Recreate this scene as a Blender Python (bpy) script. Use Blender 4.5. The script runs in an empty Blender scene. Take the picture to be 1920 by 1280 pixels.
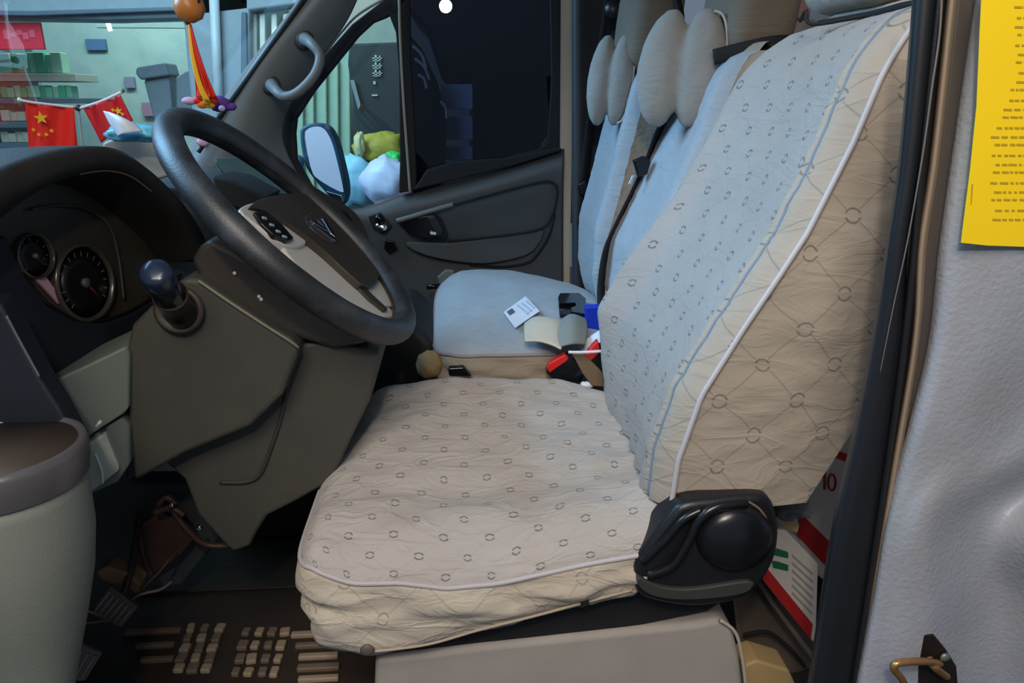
import bpy, bmesh, math, random
from mathutils import Vector, Matrix, noise
from mathutils.geometry import tessellate_polygon
random.seed(7)
R = math.radians
S = bpy.context.scene
COL = S.collection
# ---------------------------------------------------------------- camera
CAMPOS = Vector((0, 0, 1.1)); F = 1400.0
_p, _y = R(17.8), R(4)
FW = Vector((math.sin(_y)*math.cos(_p), math.cos(_y)*math.cos(_p), -math.sin(_p)))
RT = Vector((math.cos(_y), -math.sin(_y), 0)); UP = RT.cross(FW)
cd = bpy.data.cameras.new('camera'); cam = bpy.data.objects.new('camera', cd); COL.objects.link(cam)
cd.sensor_width = 36; cd.lens = F/1920*36; cd.clip_start = .02
cam.matrix_world = Matrix.Translation(CAMPOS) @ Matrix((RT, UP, -FW)).transposed().to_4x4()
S.camera = cam
# ---------------------------------------------------------------- world, lamps, exposure
w = bpy.data.worlds.new('world'); S.world = w; w.use_nodes = True
w.node_tree.nodes['Background'].inputs[0].default_value = (.46, .58, .80, 1)
w.node_tree.nodes['Background'].inputs[1].default_value = .26
S.view_settings.view_transform = 'Standard'; S.view_settings.look = 'None'
S.view_settings.exposure = 0.2; S.view_settings.gamma = 1.0; S.view_settings.use_curve_mapping = False
def lamp(name, kind, loc, target, energy, color, size=1.0, size_y=None):
    l = bpy.data.lights.new(name, kind); l.energy = energy; l.color = color
    if kind == 'AREA':
        l.size = size
        if size_y: l.shape = 'RECTANGLE'; l.size_y = size_y
    else: l.shadow_soft_size = size
    o = bpy.data.objects.new(name, l); COL.objects.link(o); o.location = loc
    o.rotation_euler = (Vector(target)-Vector(loc)).to_track_quat('-Z', 'Y').to_euler()
    return o
lamp('garage_lamp', 'POINT', (-.06, -.3, 1.68), (0, 0, 0), 19, (1, .90, .80), .04)
lamp('soft_fill', 'AREA', (-.5, -1.3, 3.1), (.15, 1.2, .4), 66, (1, .90, .80), 1.5)  # added soft warm fill around the lamp; no yard light is known
lamp('street_light_front', 'AREA', (-2.7, 1.9, 2.7), (-.1, 1.5, .7), 150, (.38, .66, 1), 1.8)
lamp('shop_front_fill', 'AREA', (-2.2, 3.6, 3.4), (-2.4, 7, .8), 135, (.72, .92, 1), 2.2)  # added area light that brightens the shop front, no source known
lamp('mirror_wall_fill', 'AREA', (5.2, 3.0, 4.2), (8, 5, .5), 260, (.8, .88, 1), 1.5)  # added only to light the pale wall reflected in the wing mirror
lamp('shop_tube', 'AREA', (-2.6, 6.9, 2.7), (-2.6, 7.6, .6), 60, (.85, 1, .96), 2.2, .4)
# ---------------------------------------------------------------- pixel of the photo + a distance -> point in the van
def dr(px, py): return FW + RT*((px-960)/F) - UP*((py-640)/F)
def B(px, py, Y): d = dr(px, py); return CAMPOS + d*(Y/d.y)
def PL(px, py, o, n): d = dr(px, py); return CAMPOS + d*((o-CAMPOS).dot(n)/d.dot(n))
def BZ(px, py, z): d = dr(px, py); return CAMPOS + d*((z-CAMPOS.z)/d.z)
# ---------------------------------------------------------------- materials
MATS = {}
def srgb(c): return tuple(((x/255/12.92) if x/255 <= .04045 else ((x/255+.055)/1.055)**2.4) for x in c)
def nn(nt, t, **k):
    n = nt.nodes.new(t)
    for a, b in k.items(): setattr(n, a, b)
    return n
def mth(nt, op, a, b=None, c=None, clamp=False):
    n = nt.nodes.new('ShaderNodeMath'); n.operation = op; n.use_clamp = clamp
    for i, v in enumerate((a, b, c)):
        if v is None: continue
        if isinstance(v, (int, float)): n.inputs[i].default_value = v
        else: nt.links.new(v, n.inputs[i])
    return n.outputs[0]
def mix(nt, fac, a, b):
    n = nt.nodes.new('ShaderNodeMix'); n.data_type = 'RGBA'
    for i, v in ((0, fac), (6, a), (7, b)):
        if isinstance(v, (int, float)): n.inputs[i].default_value = v
        elif isinstance(v, tuple): n.inputs[i].default_value = (*v[:3], 1)
        else: nt.links.new(v, n.inputs[i])
    return n.outputs[2]
def mat(name, col, rough=.6, var=.12, scale=14, metal=0, bump=.0, bscale=300, dirt_sheen=None, dirt_sheen_amt=.4, spec=.5, dscale=7):
    if name in MATS: return MATS[name]
    m = bpy.data.materials.new(name); m.use_nodes = True; nt = m.node_tree; b = nt.nodes['Principled BSDF']
    c = srgb(col)
    tc = nn(nt, 'ShaderNodeTexCoord'); no = nn(nt, 'ShaderNodeTexNoise'); no.inputs['Scale'].default_value = scale; no.inputs['Detail'].default_value = 5
    nt.links.new(tc.outputs['Object'], no.inputs['Vector'])
    o = mix(nt, no.outputs[0], tuple(x*(1-var) for x in c), tuple(min(1, x*(1+var)) for x in c))
    if dirt_sheen:
        n2 = nn(nt, 'ShaderNodeTexNoise'); n2.inputs['Scale'].default_value = dscale; n2.inputs['Detail'].default_value = 7; n2.inputs['Roughness'].default_value = .62
        nt.links.new(tc.outputs['Object'], n2.inputs['Vector'])
        k = mth(nt, 'MULTIPLY', mth(nt, 'SUBTRACT', n2.outputs[0], .45), 4*dirt_sheen_amt, clamp=True)
        o = mix(nt, k, o, srgb(dirt_sheen))
    nt.links.new(o, b.inputs['Base Color'])
    b.inputs['Roughness'].default_value = rough; b.inputs['Metallic'].default_value = metal
    b.inputs['Specular IOR Level'].default_value = spec
    if bump:
        n3 = nn(nt, 'ShaderNodeTexNoise'); n3.inputs['Scale'].default_value = bscale; n3.inputs['Detail'].default_value = 3
        nt.links.new(tc.outputs['Object'], n3.inputs['Vector'])
        bp = nn(nt, 'ShaderNodeBump'); bp.inputs['Strength'].default_value = bump; bp.inputs['Distance'].default_value = .002
        nt.links.new(n3.outputs[0], bp.inputs['Height']); nt.links.new(bp.outputs[0], b.inputs['Normal'])
    MATS[name] = m; return m
def cloth(name, s=.062, rad=.0062, wd=.0022, quilt=.3, col=(178, 172, 164), wr=.5, stain=.5, motif=(108, 112, 114), ms=.75):
    """quilted cover cloth: a diamond lattice of stitched lines with a small embroidered ring on every crossing; UVs are metres"""
    m = bpy.data.materials.new(name); m.use_nodes = True; nt = m.node_tree; b = nt.nodes['Principled BSDF']
    uv = nn(nt, 'ShaderNodeUVMap'); sx = nn(nt, 'ShaderNodeSeparateXYZ'); nt.links.new(uv.outputs[0], sx.inputs[0])
    wn = nn(nt, 'ShaderNodeTexNoise'); wn.inputs['Scale'].default_value = 9; nt.links.new(uv.outputs[0], wn.inputs['Vector'])
    wob = mth(nt, 'MULTIPLY', mth(nt, 'SUBTRACT', wn.outputs[0], .5), .022)
    u = mth(nt, 'ADD', sx.outputs[0], wob); v = mth(nt, 'ADD', sx.outputs[1], mth(nt, 'MULTIPLY', wob, .7))
    def fr(x): return mth(nt, 'SUBTRACT', mth(nt, 'FRACT', mth(nt, 'ADD', x, 100.5)), .5)
    fa = fr(mth(nt, 'DIVIDE', mth(nt, 'ADD', u, v), s)); fb = fr(mth(nt, 'DIVIDE', mth(nt, 'SUBTRACT', u, v), s))
    lx = mth(nt, 'MULTIPLY', mth(nt, 'ADD', fa, fb), s/2); ly = mth(nt, 'MULTIPLY', mth(nt, 'SUBTRACT', fa, fb), s/2)
    r = mth(nt, 'SQRT', mth(nt, 'ADD', mth(nt, 'MULTIPLY', lx, lx), mth(nt, 'MULTIPLY', ly, ly)))
    ring = mth(nt, 'LESS_THAN', mth(nt, 'ABSOLUTE', mth(nt, 'SUBTRACT', r, rad)), wd/2)
    gap = mth(nt, 'GREATER_THAN', mth(nt, 'ABSOLUTE', ly), rad*.28)
    ring = mth(nt, 'MULTIPLY', ring, gap)
    # drawn by several threads: break the ring a little
    tn = nn(nt, 'ShaderNodeTexNoise'); tn.inputs['Scale'].default_value = 160; nt.links.new(uv.outputs[0], tn.inputs['Vector'])
    ring = mth(nt, 'MULTIPLY', ring, mth(nt, 'ADD', mth(nt, 'MULTIPLY', tn.outputs[0], .9), .4, clamp=True))
    line = mth(nt, 'MAXIMUM', mth(nt, 'LESS_THAN', mth(nt, 'ABSOLUTE', fa), .014), mth(nt, 'LESS_THAN', mth(nt, 'ABSOLUTE', fb), .014))
    line = mth(nt, 'MULTIPLY', line, mth(nt, 'GREATER_THAN', r, rad*1.3))
    c = srgb(col)
    tc = nn(nt, 'ShaderNodeTexCoord')
    n1 = nn(nt, 'ShaderNodeTexNoise'); n1.inputs['Scale'].default_value = 6; n1.inputs['Detail'].default_value = 6; nt.links.new(tc.outputs['Object'], n1.inputs['Vector'])
    base = mix(nt, n1.outputs[0], tuple(x*.88 for x in c), tuple(min(1, x*1.1) for x in c))
    n2 = nn(nt, 'ShaderNodeTexNoise'); n2.inputs['Scale'].default_value = 4.3; n2.inputs['Detail'].default_value = 8; nt.links.new(tc.outputs['Object'], n2.inputs['Vector'])
    k = mth(nt, 'MULTIPLY', mth(nt, 'SUBTRACT', n2.outputs[0], .48), 3*stain, clamp=True)
    base = mix(nt, k, base, srgb((160, 140, 118)))
    base = mix(nt, mth(nt, 'MULTIPLY', line, quilt), base, srgb((112, 106, 98)))
    base = mix(nt, mth(nt, 'MULTIPLY', ring, ms), base, srgb(motif))
    nt.links.new(base, b.inputs['Base Color']); b.inputs['Roughness'].default_value = .85; b.inputs['Specular IOR Level'].default_value = .2
    b.inputs['Sheen Weight'].default_value = .15
    # weave, puffed quilting and creases
    wv = nn(nt, 'ShaderNodeTexNoise'); wv.inputs['Scale'].default_value = 420; nt.links.new(tc.outputs['Object'], wv.inputs['Vector'])
    mp = nn(nt, 'ShaderNodeMapping'); mp.inputs['Scale'].default_value = (1, 2.6, 1); mp.inputs['Rotation'].default_value = (0, 0, .5); nt.links.new(uv.outputs[0], mp.inputs[0])
    cr = nn(nt, 'ShaderNodeTexNoise'); cr.inputs['Scale'].default_value = 10; cr.inputs['Detail'].default_value = 4; cr.inputs['Distortion'].default_value = .8; nt.links.new(mp.outputs[0], cr.inputs['Vector'])
    crease = mth(nt, 'POWER', mth(nt, 'SUBTRACT', 1, mth(nt, 'ABSOLUTE', mth(nt, 'MULTIPLY', mth(nt, 'SUBTRACT', cr.outputs[0], .5), 3.2)), clamp=True), 3)
    h = mth(nt, 'ADD', mth(nt, 'MULTIPLY', wv.outputs[0], .05), mth(nt, 'MULTIPLY', crease, .8*wr))
    h = mth(nt, 'SUBTRACT', h, mth(nt, 'MULTIPLY', line, .5*min(1, quilt*2.2)))
    h = mth(nt, 'ADD', h, mth(nt, 'MULTIPLY', ring, .35))
    bp = nn(nt, 'ShaderNodeBump'); bp.inputs['Strength'].default_value = .55; bp.inputs['Distance'].default_value = .0045
    nt.links.new(h, bp.inputs['Height']); nt.links.new(bp.outputs[0], b.inputs['Normal'])
    MATS[name] = m; return m
def glass(name, tint, refl=.06, rough=.0):
    m = bpy.data.materials.new(name); m.use_nodes = True; nt = m.node_tree; nt.nodes.clear()
    t = nn(nt, 'ShaderNodeBsdfTransparent'); t.inputs[0].default_value = (*tint, 1)
    g = nn(nt, 'ShaderNodeBsdfGlossy'); g.inputs['Roughness'].default_value = rough; g.inputs[0].default_value = (.9, .95, 1, 1)
    lw = nn(nt, 'ShaderNodeLayerWeight'); lw.inputs[0].default_value = .25
    f = mth(nt, 'ADD', mth(nt, 'MULTIPLY', lw.outputs['Fresnel'], .15), refl, clamp=True)
    mx = nn(nt, 'ShaderNodeMixShader'); nt.links.new(f, mx.inputs[0]); nt.links.new(t.outputs[0], mx.inputs[1]); nt.links.new(g.outputs[0], mx.inputs[2])
    o = nn(nt, 'ShaderNodeOutputMaterial'); nt.links.new(mx.outputs[0], o.inputs[0])
    MATS[name] = m; return m
def emis(name, col, st):
    m = bpy.data.materials.new(name); m.use_nodes = True; b = m.node_tree.nodes['Principled BSDF']
    b.inputs['Base Color'].default_value = (*srgb(col), 1); b.inputs['Emission Color'].default_value = (*srgb(col), 1); b.inputs['Emission Strength'].default_value = st
    MATS[name] = m; return m

C_SMALL = cloth('cover_cloth_small_motif', .080, .0066, .0030, .12, col=(160, 156, 151), wr=.55, stain=.4, ms=.9, motif=(84, 88, 92))  # same cover as the cushion, darkened to stand for weaker light
C_CUSH = cloth('cushion_cloth_small_motif', .074, .0060, .0026, .10, col=(184, 177, 170), wr=.9, stain=.6, ms=.9, motif=(92, 94, 96))  # same cover cloth, brightened to stand for stronger light
C_LARGE = cloth('cover_cloth_large_motif', .106, .0098, .0030, .42, col=(168, 157, 142), wr=.6, stain=.3, motif=(92, 92, 90))
C_SKIRT = cloth('skirt_cloth', .12, .0085, .0026, .25, col=(196, 186, 168), wr=1.0, stain=.7, motif=(130, 124, 116))
C_BENCH = cloth('bench_cloth', .075, .0055, .002, .1, col=(158, 166, 172), wr=.5, stain=.15, ms=.3)
C_BSIDE = cloth('bench_side_cloth', .1, .009, .003, .2, col=(158, 146, 128), wr=.6, stain=.6, ms=.35)
C_PILLOW = cloth('pillow_cloth', .09, .007, .002, .1, col=(150, 148, 142), wr=.4, stain=.2, ms=.3)
C_HEAD = cloth('headrest_cloth', .09, .008, .0025, .2, col=(118, 108, 94), wr=.5, stain=.4, ms=.6)
PIPING = mat('white_piping', (186, 180, 180), .5, .06)
GROOVE_SHADE = mat('grey_blue_shade', (112, 132, 152), .6, .08)  # bluish shade in the fold of the cover
BLK = mat('black_plastic', (26, 27, 30), .38, .2, bump=.15, spec=.5)
BLKG = mat('black_gloss', (16, 17, 20), .16, .15)
BLKM = mat('black_matt', (19, 20, 22), .8, .2, bump=.2)
RUB = mat('black_rubber', (24, 26, 30), .45, .25)
NAVY = mat('navy_plastic', (24, 28, 40), .6, .15, bump=.15)
LEATH = mat('sheened_black_leather', (34, 35, 37), .46, .4, 22, bump=.25, bscale=420, spec=.7, dirt_sheen=(92, 98, 104), dirt_sheen_amt=.35, dscale=16)  # blue-grey blotches put the windscreen's sheen into the rim colour
BRWN = mat('brown_black_plastic', (56, 50, 44), .5, .15, bump=.2)
GREY = mat('grey_dash_plastic', (66, 65, 58), .62, .1, bump=.2, dirt_sheen=(84, 76, 62), dirt_sheen_amt=.3)
GREYG = mat('grey_green_plastic', (112, 120, 110), .55, .12, bump=.15)
GREYD = mat('grey_door_plastic', (68, 72, 74), .55, .12, bump=.2)
GREYL = mat('light_grey_trim', (104, 104, 102), .5, .1, bump=.15)
PED = mat('pedestal_grey', (164, 157, 148), .8, .12, bump=.4, bscale=500)
SILV = mat('silver_plastic', (214, 208, 198), .35, .05, metal=.15)
CHR = mat('chrome', (220, 220, 222), .12, .03, metal=1)
PALE = mat('white_body_paint', (206, 200, 184), .35, .05)
PILLAR = mat('pillar_grey_paint', (158, 162, 170), .42, .1, 9, bump=.6, bscale=160, dirt_sheen=(132, 126, 112), dirt_sheen_amt=.35, dscale=4)
TAN = mat('tan_strip', (150, 132, 112), .4, .1)
YEL = mat('yellow_paper', (252, 214, 8), .55, .03)
INK = mat('grey_ink', (188, 156, 22), .7, .1)
RED = mat('flag_red', (232, 30, 14), .6, .06)
REDD = mat('flag_crimson', (200, 18, 28), .6, .06)
FYEL = mat('flag_yellow', (250, 190, 30), .6, .05)
WHT = mat('white_paper', (232, 236, 244), .6, .04)
CREAM = mat('cream_cloth', (206, 196, 176), .8, .08, bump=.3)
BLUE = mat('blue_box', (10, 50, 190), .45, .06)
REDB = mat('red_button', (226, 40, 36), .3, .06)
CLR = glass('windscreen_glass', (.80, .93, .95), .03)
QGL = glass('quarter_glass', (.80, .93, .92), .03)
DGL = glass('tinted_glass', (.17, .20, .27), .035)
GGL = glass('gauge_glass', (.85, .85, .88), .04, .08)
# ---------------------------------------------------------------- mesh helpers
ORG = {}
def tag(o, label=None, cat=None, group=None, kind=None):
    if label: o['label'] = label
    if cat: o['category'] = cat
    if group: o['group'] = group
    if kind: o['kind'] = kind
    return o
def root(name, loc, label, cat, group=None):
    o = bpy.data.objects.new(name, None); COL.objects.link(o); o.location = loc; o.empty_display_size = .05
    ORG[o.name] = Vector(loc); return tag(o, label, cat, group)
def link(name, me, parent):
    vs = me.vertices
    if parent is not None: org = ORG[parent.name]
    else: org = None
    xs = [v.co for v in vs]
    lo = Vector((min(c.x for c in xs), min(c.y for c in xs), min(c.z for c in xs))); hi = Vector((max(c.x for c in xs), max(c.y for c in xs), max(c.z for c in xs)))
    c = Vector(((lo.x+hi.x)/2, (lo.y+hi.y)/2, lo.z))
    me.transform(Matrix.Translation(-c))
    o = bpy.data.objects.new(name, me); COL.objects.link(o)
    o.location = c
    if parent is not None: o.parent = parent; o.location = c-org
    ORG[o.name] = c
    return o
def mesh(name, V, Fc, m, parent=None, uv=None, smooth=True, bev=0, seg=2, sub=0, solid=0, merge=False):
    bm = bmesh.new(); vv = [bm.verts.new(v) for v in V]
    ul = bm.loops.layers.uv.new('UVMap')
    for f in Fc:
        try: fc = bm.faces.new([vv[i] for i in f])
        except ValueError: continue
        fc.smooth = smooth
        for l, i in zip(fc.loops, f):
            l[ul].uv = uv[i] if uv else (V[i][0]+V[i][1], V[i][2])
    if merge: bmesh.ops.remove_doubles(bm, verts=bm.verts, dist=1e-5)
    bmesh.ops.recalc_face_normals(bm, faces=bm.faces)
    me = bpy.data.meshes.new(name); bm.to_mesh(me); bm.free(); me.materials.append(m)
    o = link(name, me, parent)
    if solid:
        k = o.modifiers.new('solid', 'SOLIDIFY'); k.thickness = solid; k.offset = 0
    if bev:
        k = o.modifiers.new('bevel', 'BEVEL'); k.width = bev; k.segments = seg; k.limit_method = 'ANGLE'; k.angle_limit = R(35); k.harden_normals = False
    if sub:
        k = o.modifiers.new('sub', 'SUBSURF'); k.levels = sub; k.render_levels = sub
    if bev or not smooth:
        pass
    return o
def cr(P, n, closed=False):
    """Catmull-Rom through points (tuples of any length) sampled at n points, uniform by chord length"""
    P = [tuple(p) for p in P]; N = len(P); out = []
    segs = N if closed else N-1
    L = [max(1e-6, math.dist(P[i], P[(i+1) % N])) for i in range(segs)]; T = sum(L)
    cnt = n if closed else n-1
    for k in range(n):
        s = T*k/cnt; i = 0
        while i < segs-1 and s > L[i]: s -= L[i]; i += 1
        t = min(1, s/L[i])
        g = lambda j: P[j % N] if closed else P[max(0, min(N-1, j))]
        a, b, c, d = g(i-1), g(i), g(i+1), g(i+2)
        out.append(tuple(.5*((2*b[q])+(-a[q]+c[q])*t+(2*a[q]-5*b[q]+4*c[q]-d[q])*t*t+(-a[q]+3*b[q]-3*c[q]+d[q])*t**3) for q in range(len(b))))
    return out
def gridmesh(name, rows, m, parent=None, closed=False, uvs=None, caps=False, **k):
    nr, nc = len(rows), len(rows[0]); V = [Vector(p) for r in rows for p in r]; Fc = []
    cc = nc if closed else nc-1
    for i in range(nr-1):
        for j in range(cc):
            a = i*nc+j; b = i*nc+(j+1) % nc
            Fc.append((a, b, b+nc, a+nc))
    if caps: Fc.append(tuple(range(nc))); Fc.append(tuple(range((nr-1)*nc, nr*nc)))
    if uvs is None:
        uvs = []; vacc = 0
        mid = nc//2
        for i, r in enumerate(rows):
            if i: vacc += (Vector(r[mid])-Vector(rows[i-1][mid])).length
            u = 0
            for j, p in enumerate(r):
                if j: u += (Vector(p)-Vector(r[j-1])).length
                uvs.append((u, vacc))
    else: uvs = [q for r in uvs for q in r]
    return mesh(name, V, Fc, m, parent, uv=uvs, **k)
def smoothgrid(rows, nr, nc):
    """control grid -> dense grid"""
    A = [cr(r, nc) for r in rows]
    cols = [cr([A[i][j] for i in range(len(A))], nr) for j in range(nc)]
    return [[Vector(cols[j][i]) for j in range(nc)] for i in range(nr)]
def tube(name, pts, r, m, parent=None, n=10, closed=False, samples=None, flat=None, **k):
    pts = cr(pts, samples or max(2, len(pts)*6), closed) if len(pts) > 2 else [tuple(p) for p in pts]
    P = [Vector(p[:3]) for p in pts]; rows = []
    rr = r if callable(r) else (lambda t: r)
    up = Vector((0, 0, 1)); prev = None
    for i, p in enumerate(P):
        if closed: t = (P[(i+1) % len(P)]-P[i-1]).normalized()
        else: t = (P[min(i+1, len(P)-1)]-P[max(0, i-1)]).normalized()
        if prev is None:
            a = t.cross(up)
            if a.length < .1: a = t.cross(Vector((1, 0, 0)))
        else: a = prev-t*prev.dot(t)
        a.normalize(); prev = a; b = t.cross(a); q = rr(i/max(1, len(P)-1))
        fa, fb = (flat or (1, 1))
        rows.append([p+a*math.cos(2*math.pi*j/n)*q*fa+b*math.sin(2*math.pi*j/n)*q*fb for j in range(n)])
    if closed: rows.append(rows[0])
    return gridmesh(name, rows, m, parent, closed=True, caps=not closed, merge=closed, **k)
def prism(name, pts, vec, m, parent=None, bev=.004, seg=2, smooth=False):
    """solid from a 3-D outline pushed along vec"""
    pts = [Vector(p) for p in pts]; vec = Vector(vec); n = len(pts)
    tris = tessellate_polygon([pts]); V = pts+[p+vec for p in pts]
    bm = bmesh.new(); vv = [bm.verts.new(v) for v in V]
    f1 = bm.faces.new(vv[:n]); f2 = bm.faces.new(list(reversed(vv[n:])))
    for i in range(n):
        j = (i+1) % n; bm.faces.new((vv[i], vv[j], vv[n+j], vv[n+i]))
    for f in bm.faces: f.smooth = smooth
    bmesh.ops.recalc_face_normals(bm, faces=bm.faces)
    bm.loops.layers.uv.new('UVMap'); ul = bm.loops.layers.uv.active
    for f in bm.faces:
        for l in f.loops: l[ul].uv = (l.vert.co.x+l.vert.co.y*.3, l.vert.co.z)
    me = bpy.data.meshes.new(name); bm.to_mesh(me); bm.free(); me.materials.append(m)
    o = link(name, me, parent)
    if bev:
        k = o.modifiers.new('bevel', 'BEVEL'); k.width = bev; k.segments = seg; k.limit_method = 'ANGLE'; k.angle_limit = R(30)
        k.harden_normals = True
        for f in me.polygons: f.use_smooth = True
    return o
def pxprism(name, px, Y, depth, m, parent=None, bev=.004, n=None, seg=2):
    P = [B(a, b, Y) for a, b in px]
    if n: P = [Vector(q) for q in cr(P, n, True)]
    return prism(name, P, (0, depth, 0), m, parent, bev, seg)
def box(name, c, s, m, parent=None, rot=(0, 0, 0), bev=.003):
    from mathutils import Euler
    Rm = Euler(rot).to_matrix(); c = Vector(c); x, y, z = s[0]/2, s[1]/2, s[2]/2
    P = [c+Rm@Vector(q) for q in ((-x, -y, -z), (x, -y, -z), (x, y, -z), (-x, y, -z))]
    return prism(name, P, Rm@Vector((0, 0, s[2])), m, parent, bev)
def pxbox(name, x0, y0, x1, y1, Y, d, m, parent=None, bev=.004):
    a = B(x0, y1, Y); b = B(x1, y0, Y)
    return box(name, ((a.x+b.x)/2, Y+d/2, (a.z+b.z)/2), (abs(b.x-a.x), d, abs(b.z-a.z)), m, parent, bev=bev)
def lathe(name, prof, o, ax, m, parent=None, n=32, caps=True, **k):
    """prof: (radius, height) pairs turned about axis ax through o"""
    ax = Vector(ax).normalized(); a = ax.cross(Vector((0, 0, 1)))
    if a.length < .1: a = ax.cross(Vector((1, 0, 0)))
    a.normalize(); b = ax.cross(a); o = Vector(o)
    rows = [[o+ax*h+(a*math.cos(2*math.pi*j/n)+b*math.sin(2*math.pi*j/n))*max(r, 1e-4) for j in range(n)] for r, h in prof]
    return gridmesh(name, rows, m, parent, closed=True, caps=caps, **k)
def nz(p, s=6, seed=0): return noise.noise(Vector(p)*s+Vector((seed*7.3, seed*3.1, seed)))
def strip(name, curves, n, m, parent=None, sub=1, **k):
    rows = [cr(c, n) for c in curves]
    if len(rows) > 2:
        cols = [cr([rows[i][j] for i in range(len(rows))], (len(rows)-1)*sub+1) for j in range(n)]
        rows = [[cols[j][i] for j in range(n)] for i in range(len(cols[0]))]
    return gridmesh(name, rows, m, parent, **k)
def pxc(L): return [B(*q) for q in L]
# ================================================================ SHELL OF THE VAN
def structure(o): o['kind'] = 'structure'; return o
structure(box('floor', (-.1, 1.7, -.03), (2.3, 1.85, .06), mat('floor_panel', (44, 40, 36), .8, .2, bump=.3), bev=0))
structure(box('ceiling', (.35, 1.75, 1.80), (1.4, 1.95, .04), mat('headliner', (150, 150, 146), .9, .05), bev=0))
structure(box('wall_back', (1.06, 1.75, .9), (.03, 1.7, 1.8), mat('partition_board', (176, 158, 148), .7, .08), bev=0))
structure(box('wall_front', (-1.16, 1.7, .42), (.04, 1.7, .88), mat('firewall', (36, 38, 38), .8, .15), bev=0))
# far side pillar behind the passenger door: white paint edge and dark trim
structure(pxprism('trim_1', [(1049, -60), (1076, -60), (1074, 200), (1068, 560), (1053, 560), (1058, 300), (1046, 285)], 2.46, .05, PALE, bev=.003))
rows = [[B(1072, y, 2.44), B(1078, y, 2.38), B(1105, y, 2.40), B(1140, y, 2.42), B(1230, y, 2.44)] for y in (-80, 150, 350, 620, 760)]
structure(gridmesh('wall_side', smoothgrid(rows, 14, 16), mat('dark_pillar_trim', (56, 60, 66), .6, .12, bump=.2)))
# far A pillar
ap = [[B(700, -80, 2.34), B(672, -80, 2.30), B(640, -80, 2.28), B(615, -80, 2.30), B(606, -80, 2.36)],
      [B(655, 30, 2.35), B(625, 20, 2.30), B(590, 10, 2.27), B(560, 10, 2.29), B(553, 10, 2.36)],
      [B(600, 110, 2.36), B(560, 105, 2.30), B(520, 100, 2.27), B(490, 98, 2.28), B(484, 98, 2.36)],
      [B(545, 190, 2.37), B(515, 190, 2.31), B(475, 185, 2.27), B(440, 178, 2.28), B(430, 172, 2.36)],
      [B(530, 260, 2.38), B(500, 265, 2.32), B(450, 265, 2.27), B(395, 250, 2.28), B(380, 240, 2.36)],
      [B(560, 330, 2.38), B(500, 330, 2.32), B(430, 335, 2.28), B(350, 335, 2.28), B(330, 325, 2.36)]]
structure(gridmesh('trim_2', smoothgrid(ap, 40, 24), GREYL, solid=.004))
structure(tube('trim_3', pxc([(612, -70, 2.27), (572, -5, 2.27), (502, 95, 2.27), (436, 186, 2.27), (372, 270, 2.27)]), .007, BLKM))
# windscreen: slanting pane between the pillars
ws = []
for t in [i/12 for i in range(13)]:
    y = .64+1.68*t; bow = .09*math.sin(math.pi*t)
    ws.append([Vector((-.83-bow, y, .93)), Vector((-.62-bow, y, 1.17)), Vector((-.42-bow*.9, y, 1.41)), Vector((-.16-bow*.7, y, 1.76))])
structure(gridmesh('window_1', smoothgrid(ws, 25, 10), CLR))
structure(tube('trim_9', [Vector((-.86, .64, .90)), Vector((-.62, .62, 1.19)), Vector((-.40, .62, 1.45)), Vector((-.14, .64, 1.80))], .038, GREYL))
# ---- passenger door
door = root('door_1', B(860, 600, 2.46), 'grey front passenger door with tinted window, seen across the cab', 'door'); door['kind'] = 'structure'; del door['category']
rows = [[B(560, 330, 2.50), B(650, 392, 2.50), B(770, 362, 2.47), B(920, 322, 2.46), B(1058, 280, 2.46)],
        [B(570, 370, 2.50), B(660, 408, 2.46), B(775, 382, 2.43), B(920, 342, 2.42), B(1058, 300, 2.42)],
        [B(590, 440, 2.50), B(690, 440, 2.45), B(790, 412, 2.43), B(920, 372, 2.42), B(1057, 338, 2.42)],
        [B(600, 520, 2.50), B(700, 520, 2.46), B(820, 470, 2.45), B(920, 450, 2.44), B(1056, 440, 2.44)],
        [B(640, 620, 2.50), B(740, 620, 2.46), B(820, 580, 2.45), B(930, 560, 2.44), B(1056, 560, 2.44)],
        [B(640, 760, 2.50), B(740, 760, 2.46), B(820, 720, 2.45), B(930, 720, 2.44), B(1056, 720, 2.44)]]
gridmesh('door_panel', smoothgrid(rows, 40, 50), GREYD, door, solid=.006)
# pressed outline of the padded storage section
tube('panel_groove', pxc([(742, 412, 2.415), (800, 398, 2.405), (900, 370, 2.40), (1000, 344, 2.40), (1034, 341, 2.40), (1045, 356, 2.40), (1038, 395, 2.40), (1020, 425, 2.405), (975, 437, 2.41), (900, 446, 2.415), (840, 452, 2.42)]), .0042, BLKM, door)
tube('panel_groove', pxc([(1040, 400, 2.41), (1030, 440, 2.42), (1005, 480, 2.43), (985, 494, 2.435), (940, 500, 2.435), (880, 496, 2.435)]), .004, BLKM, door)
pxprism('armrest_pad', [(760, 455), (845, 455), (960, 441), (1018, 430), (1012, 455), (985, 480), (900, 495), (800, 480)], 2.42, .03, GREYD, door, bev=.012, n=40, seg=3)
tube('armrest_rail', pxc([(744, 414, 2.40), (772, 406, 2.395), (805, 396, 2.395), (850, 383, 2.40)]), .008, GREYL, door)
h = pxprism('handle_recess', [(748, 418), (765, 409), (815, 402), (828, 410), (840, 440), (833, 448), (790, 448), (768, 440)], 2.395, .02, BLKG, door, bev=.004)
pxprism('inner_handle', [(800, 408), (815, 404), (832, 432), (826, 442), (812, 443), (814, 434)], 2.385, .012, BLK, h, bev=.003)
pxprism('lock_button', [(806, 434), (818, 436), (818, 441), (807, 440)], 2.378, .01, SILV, h, bev=.002)
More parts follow.
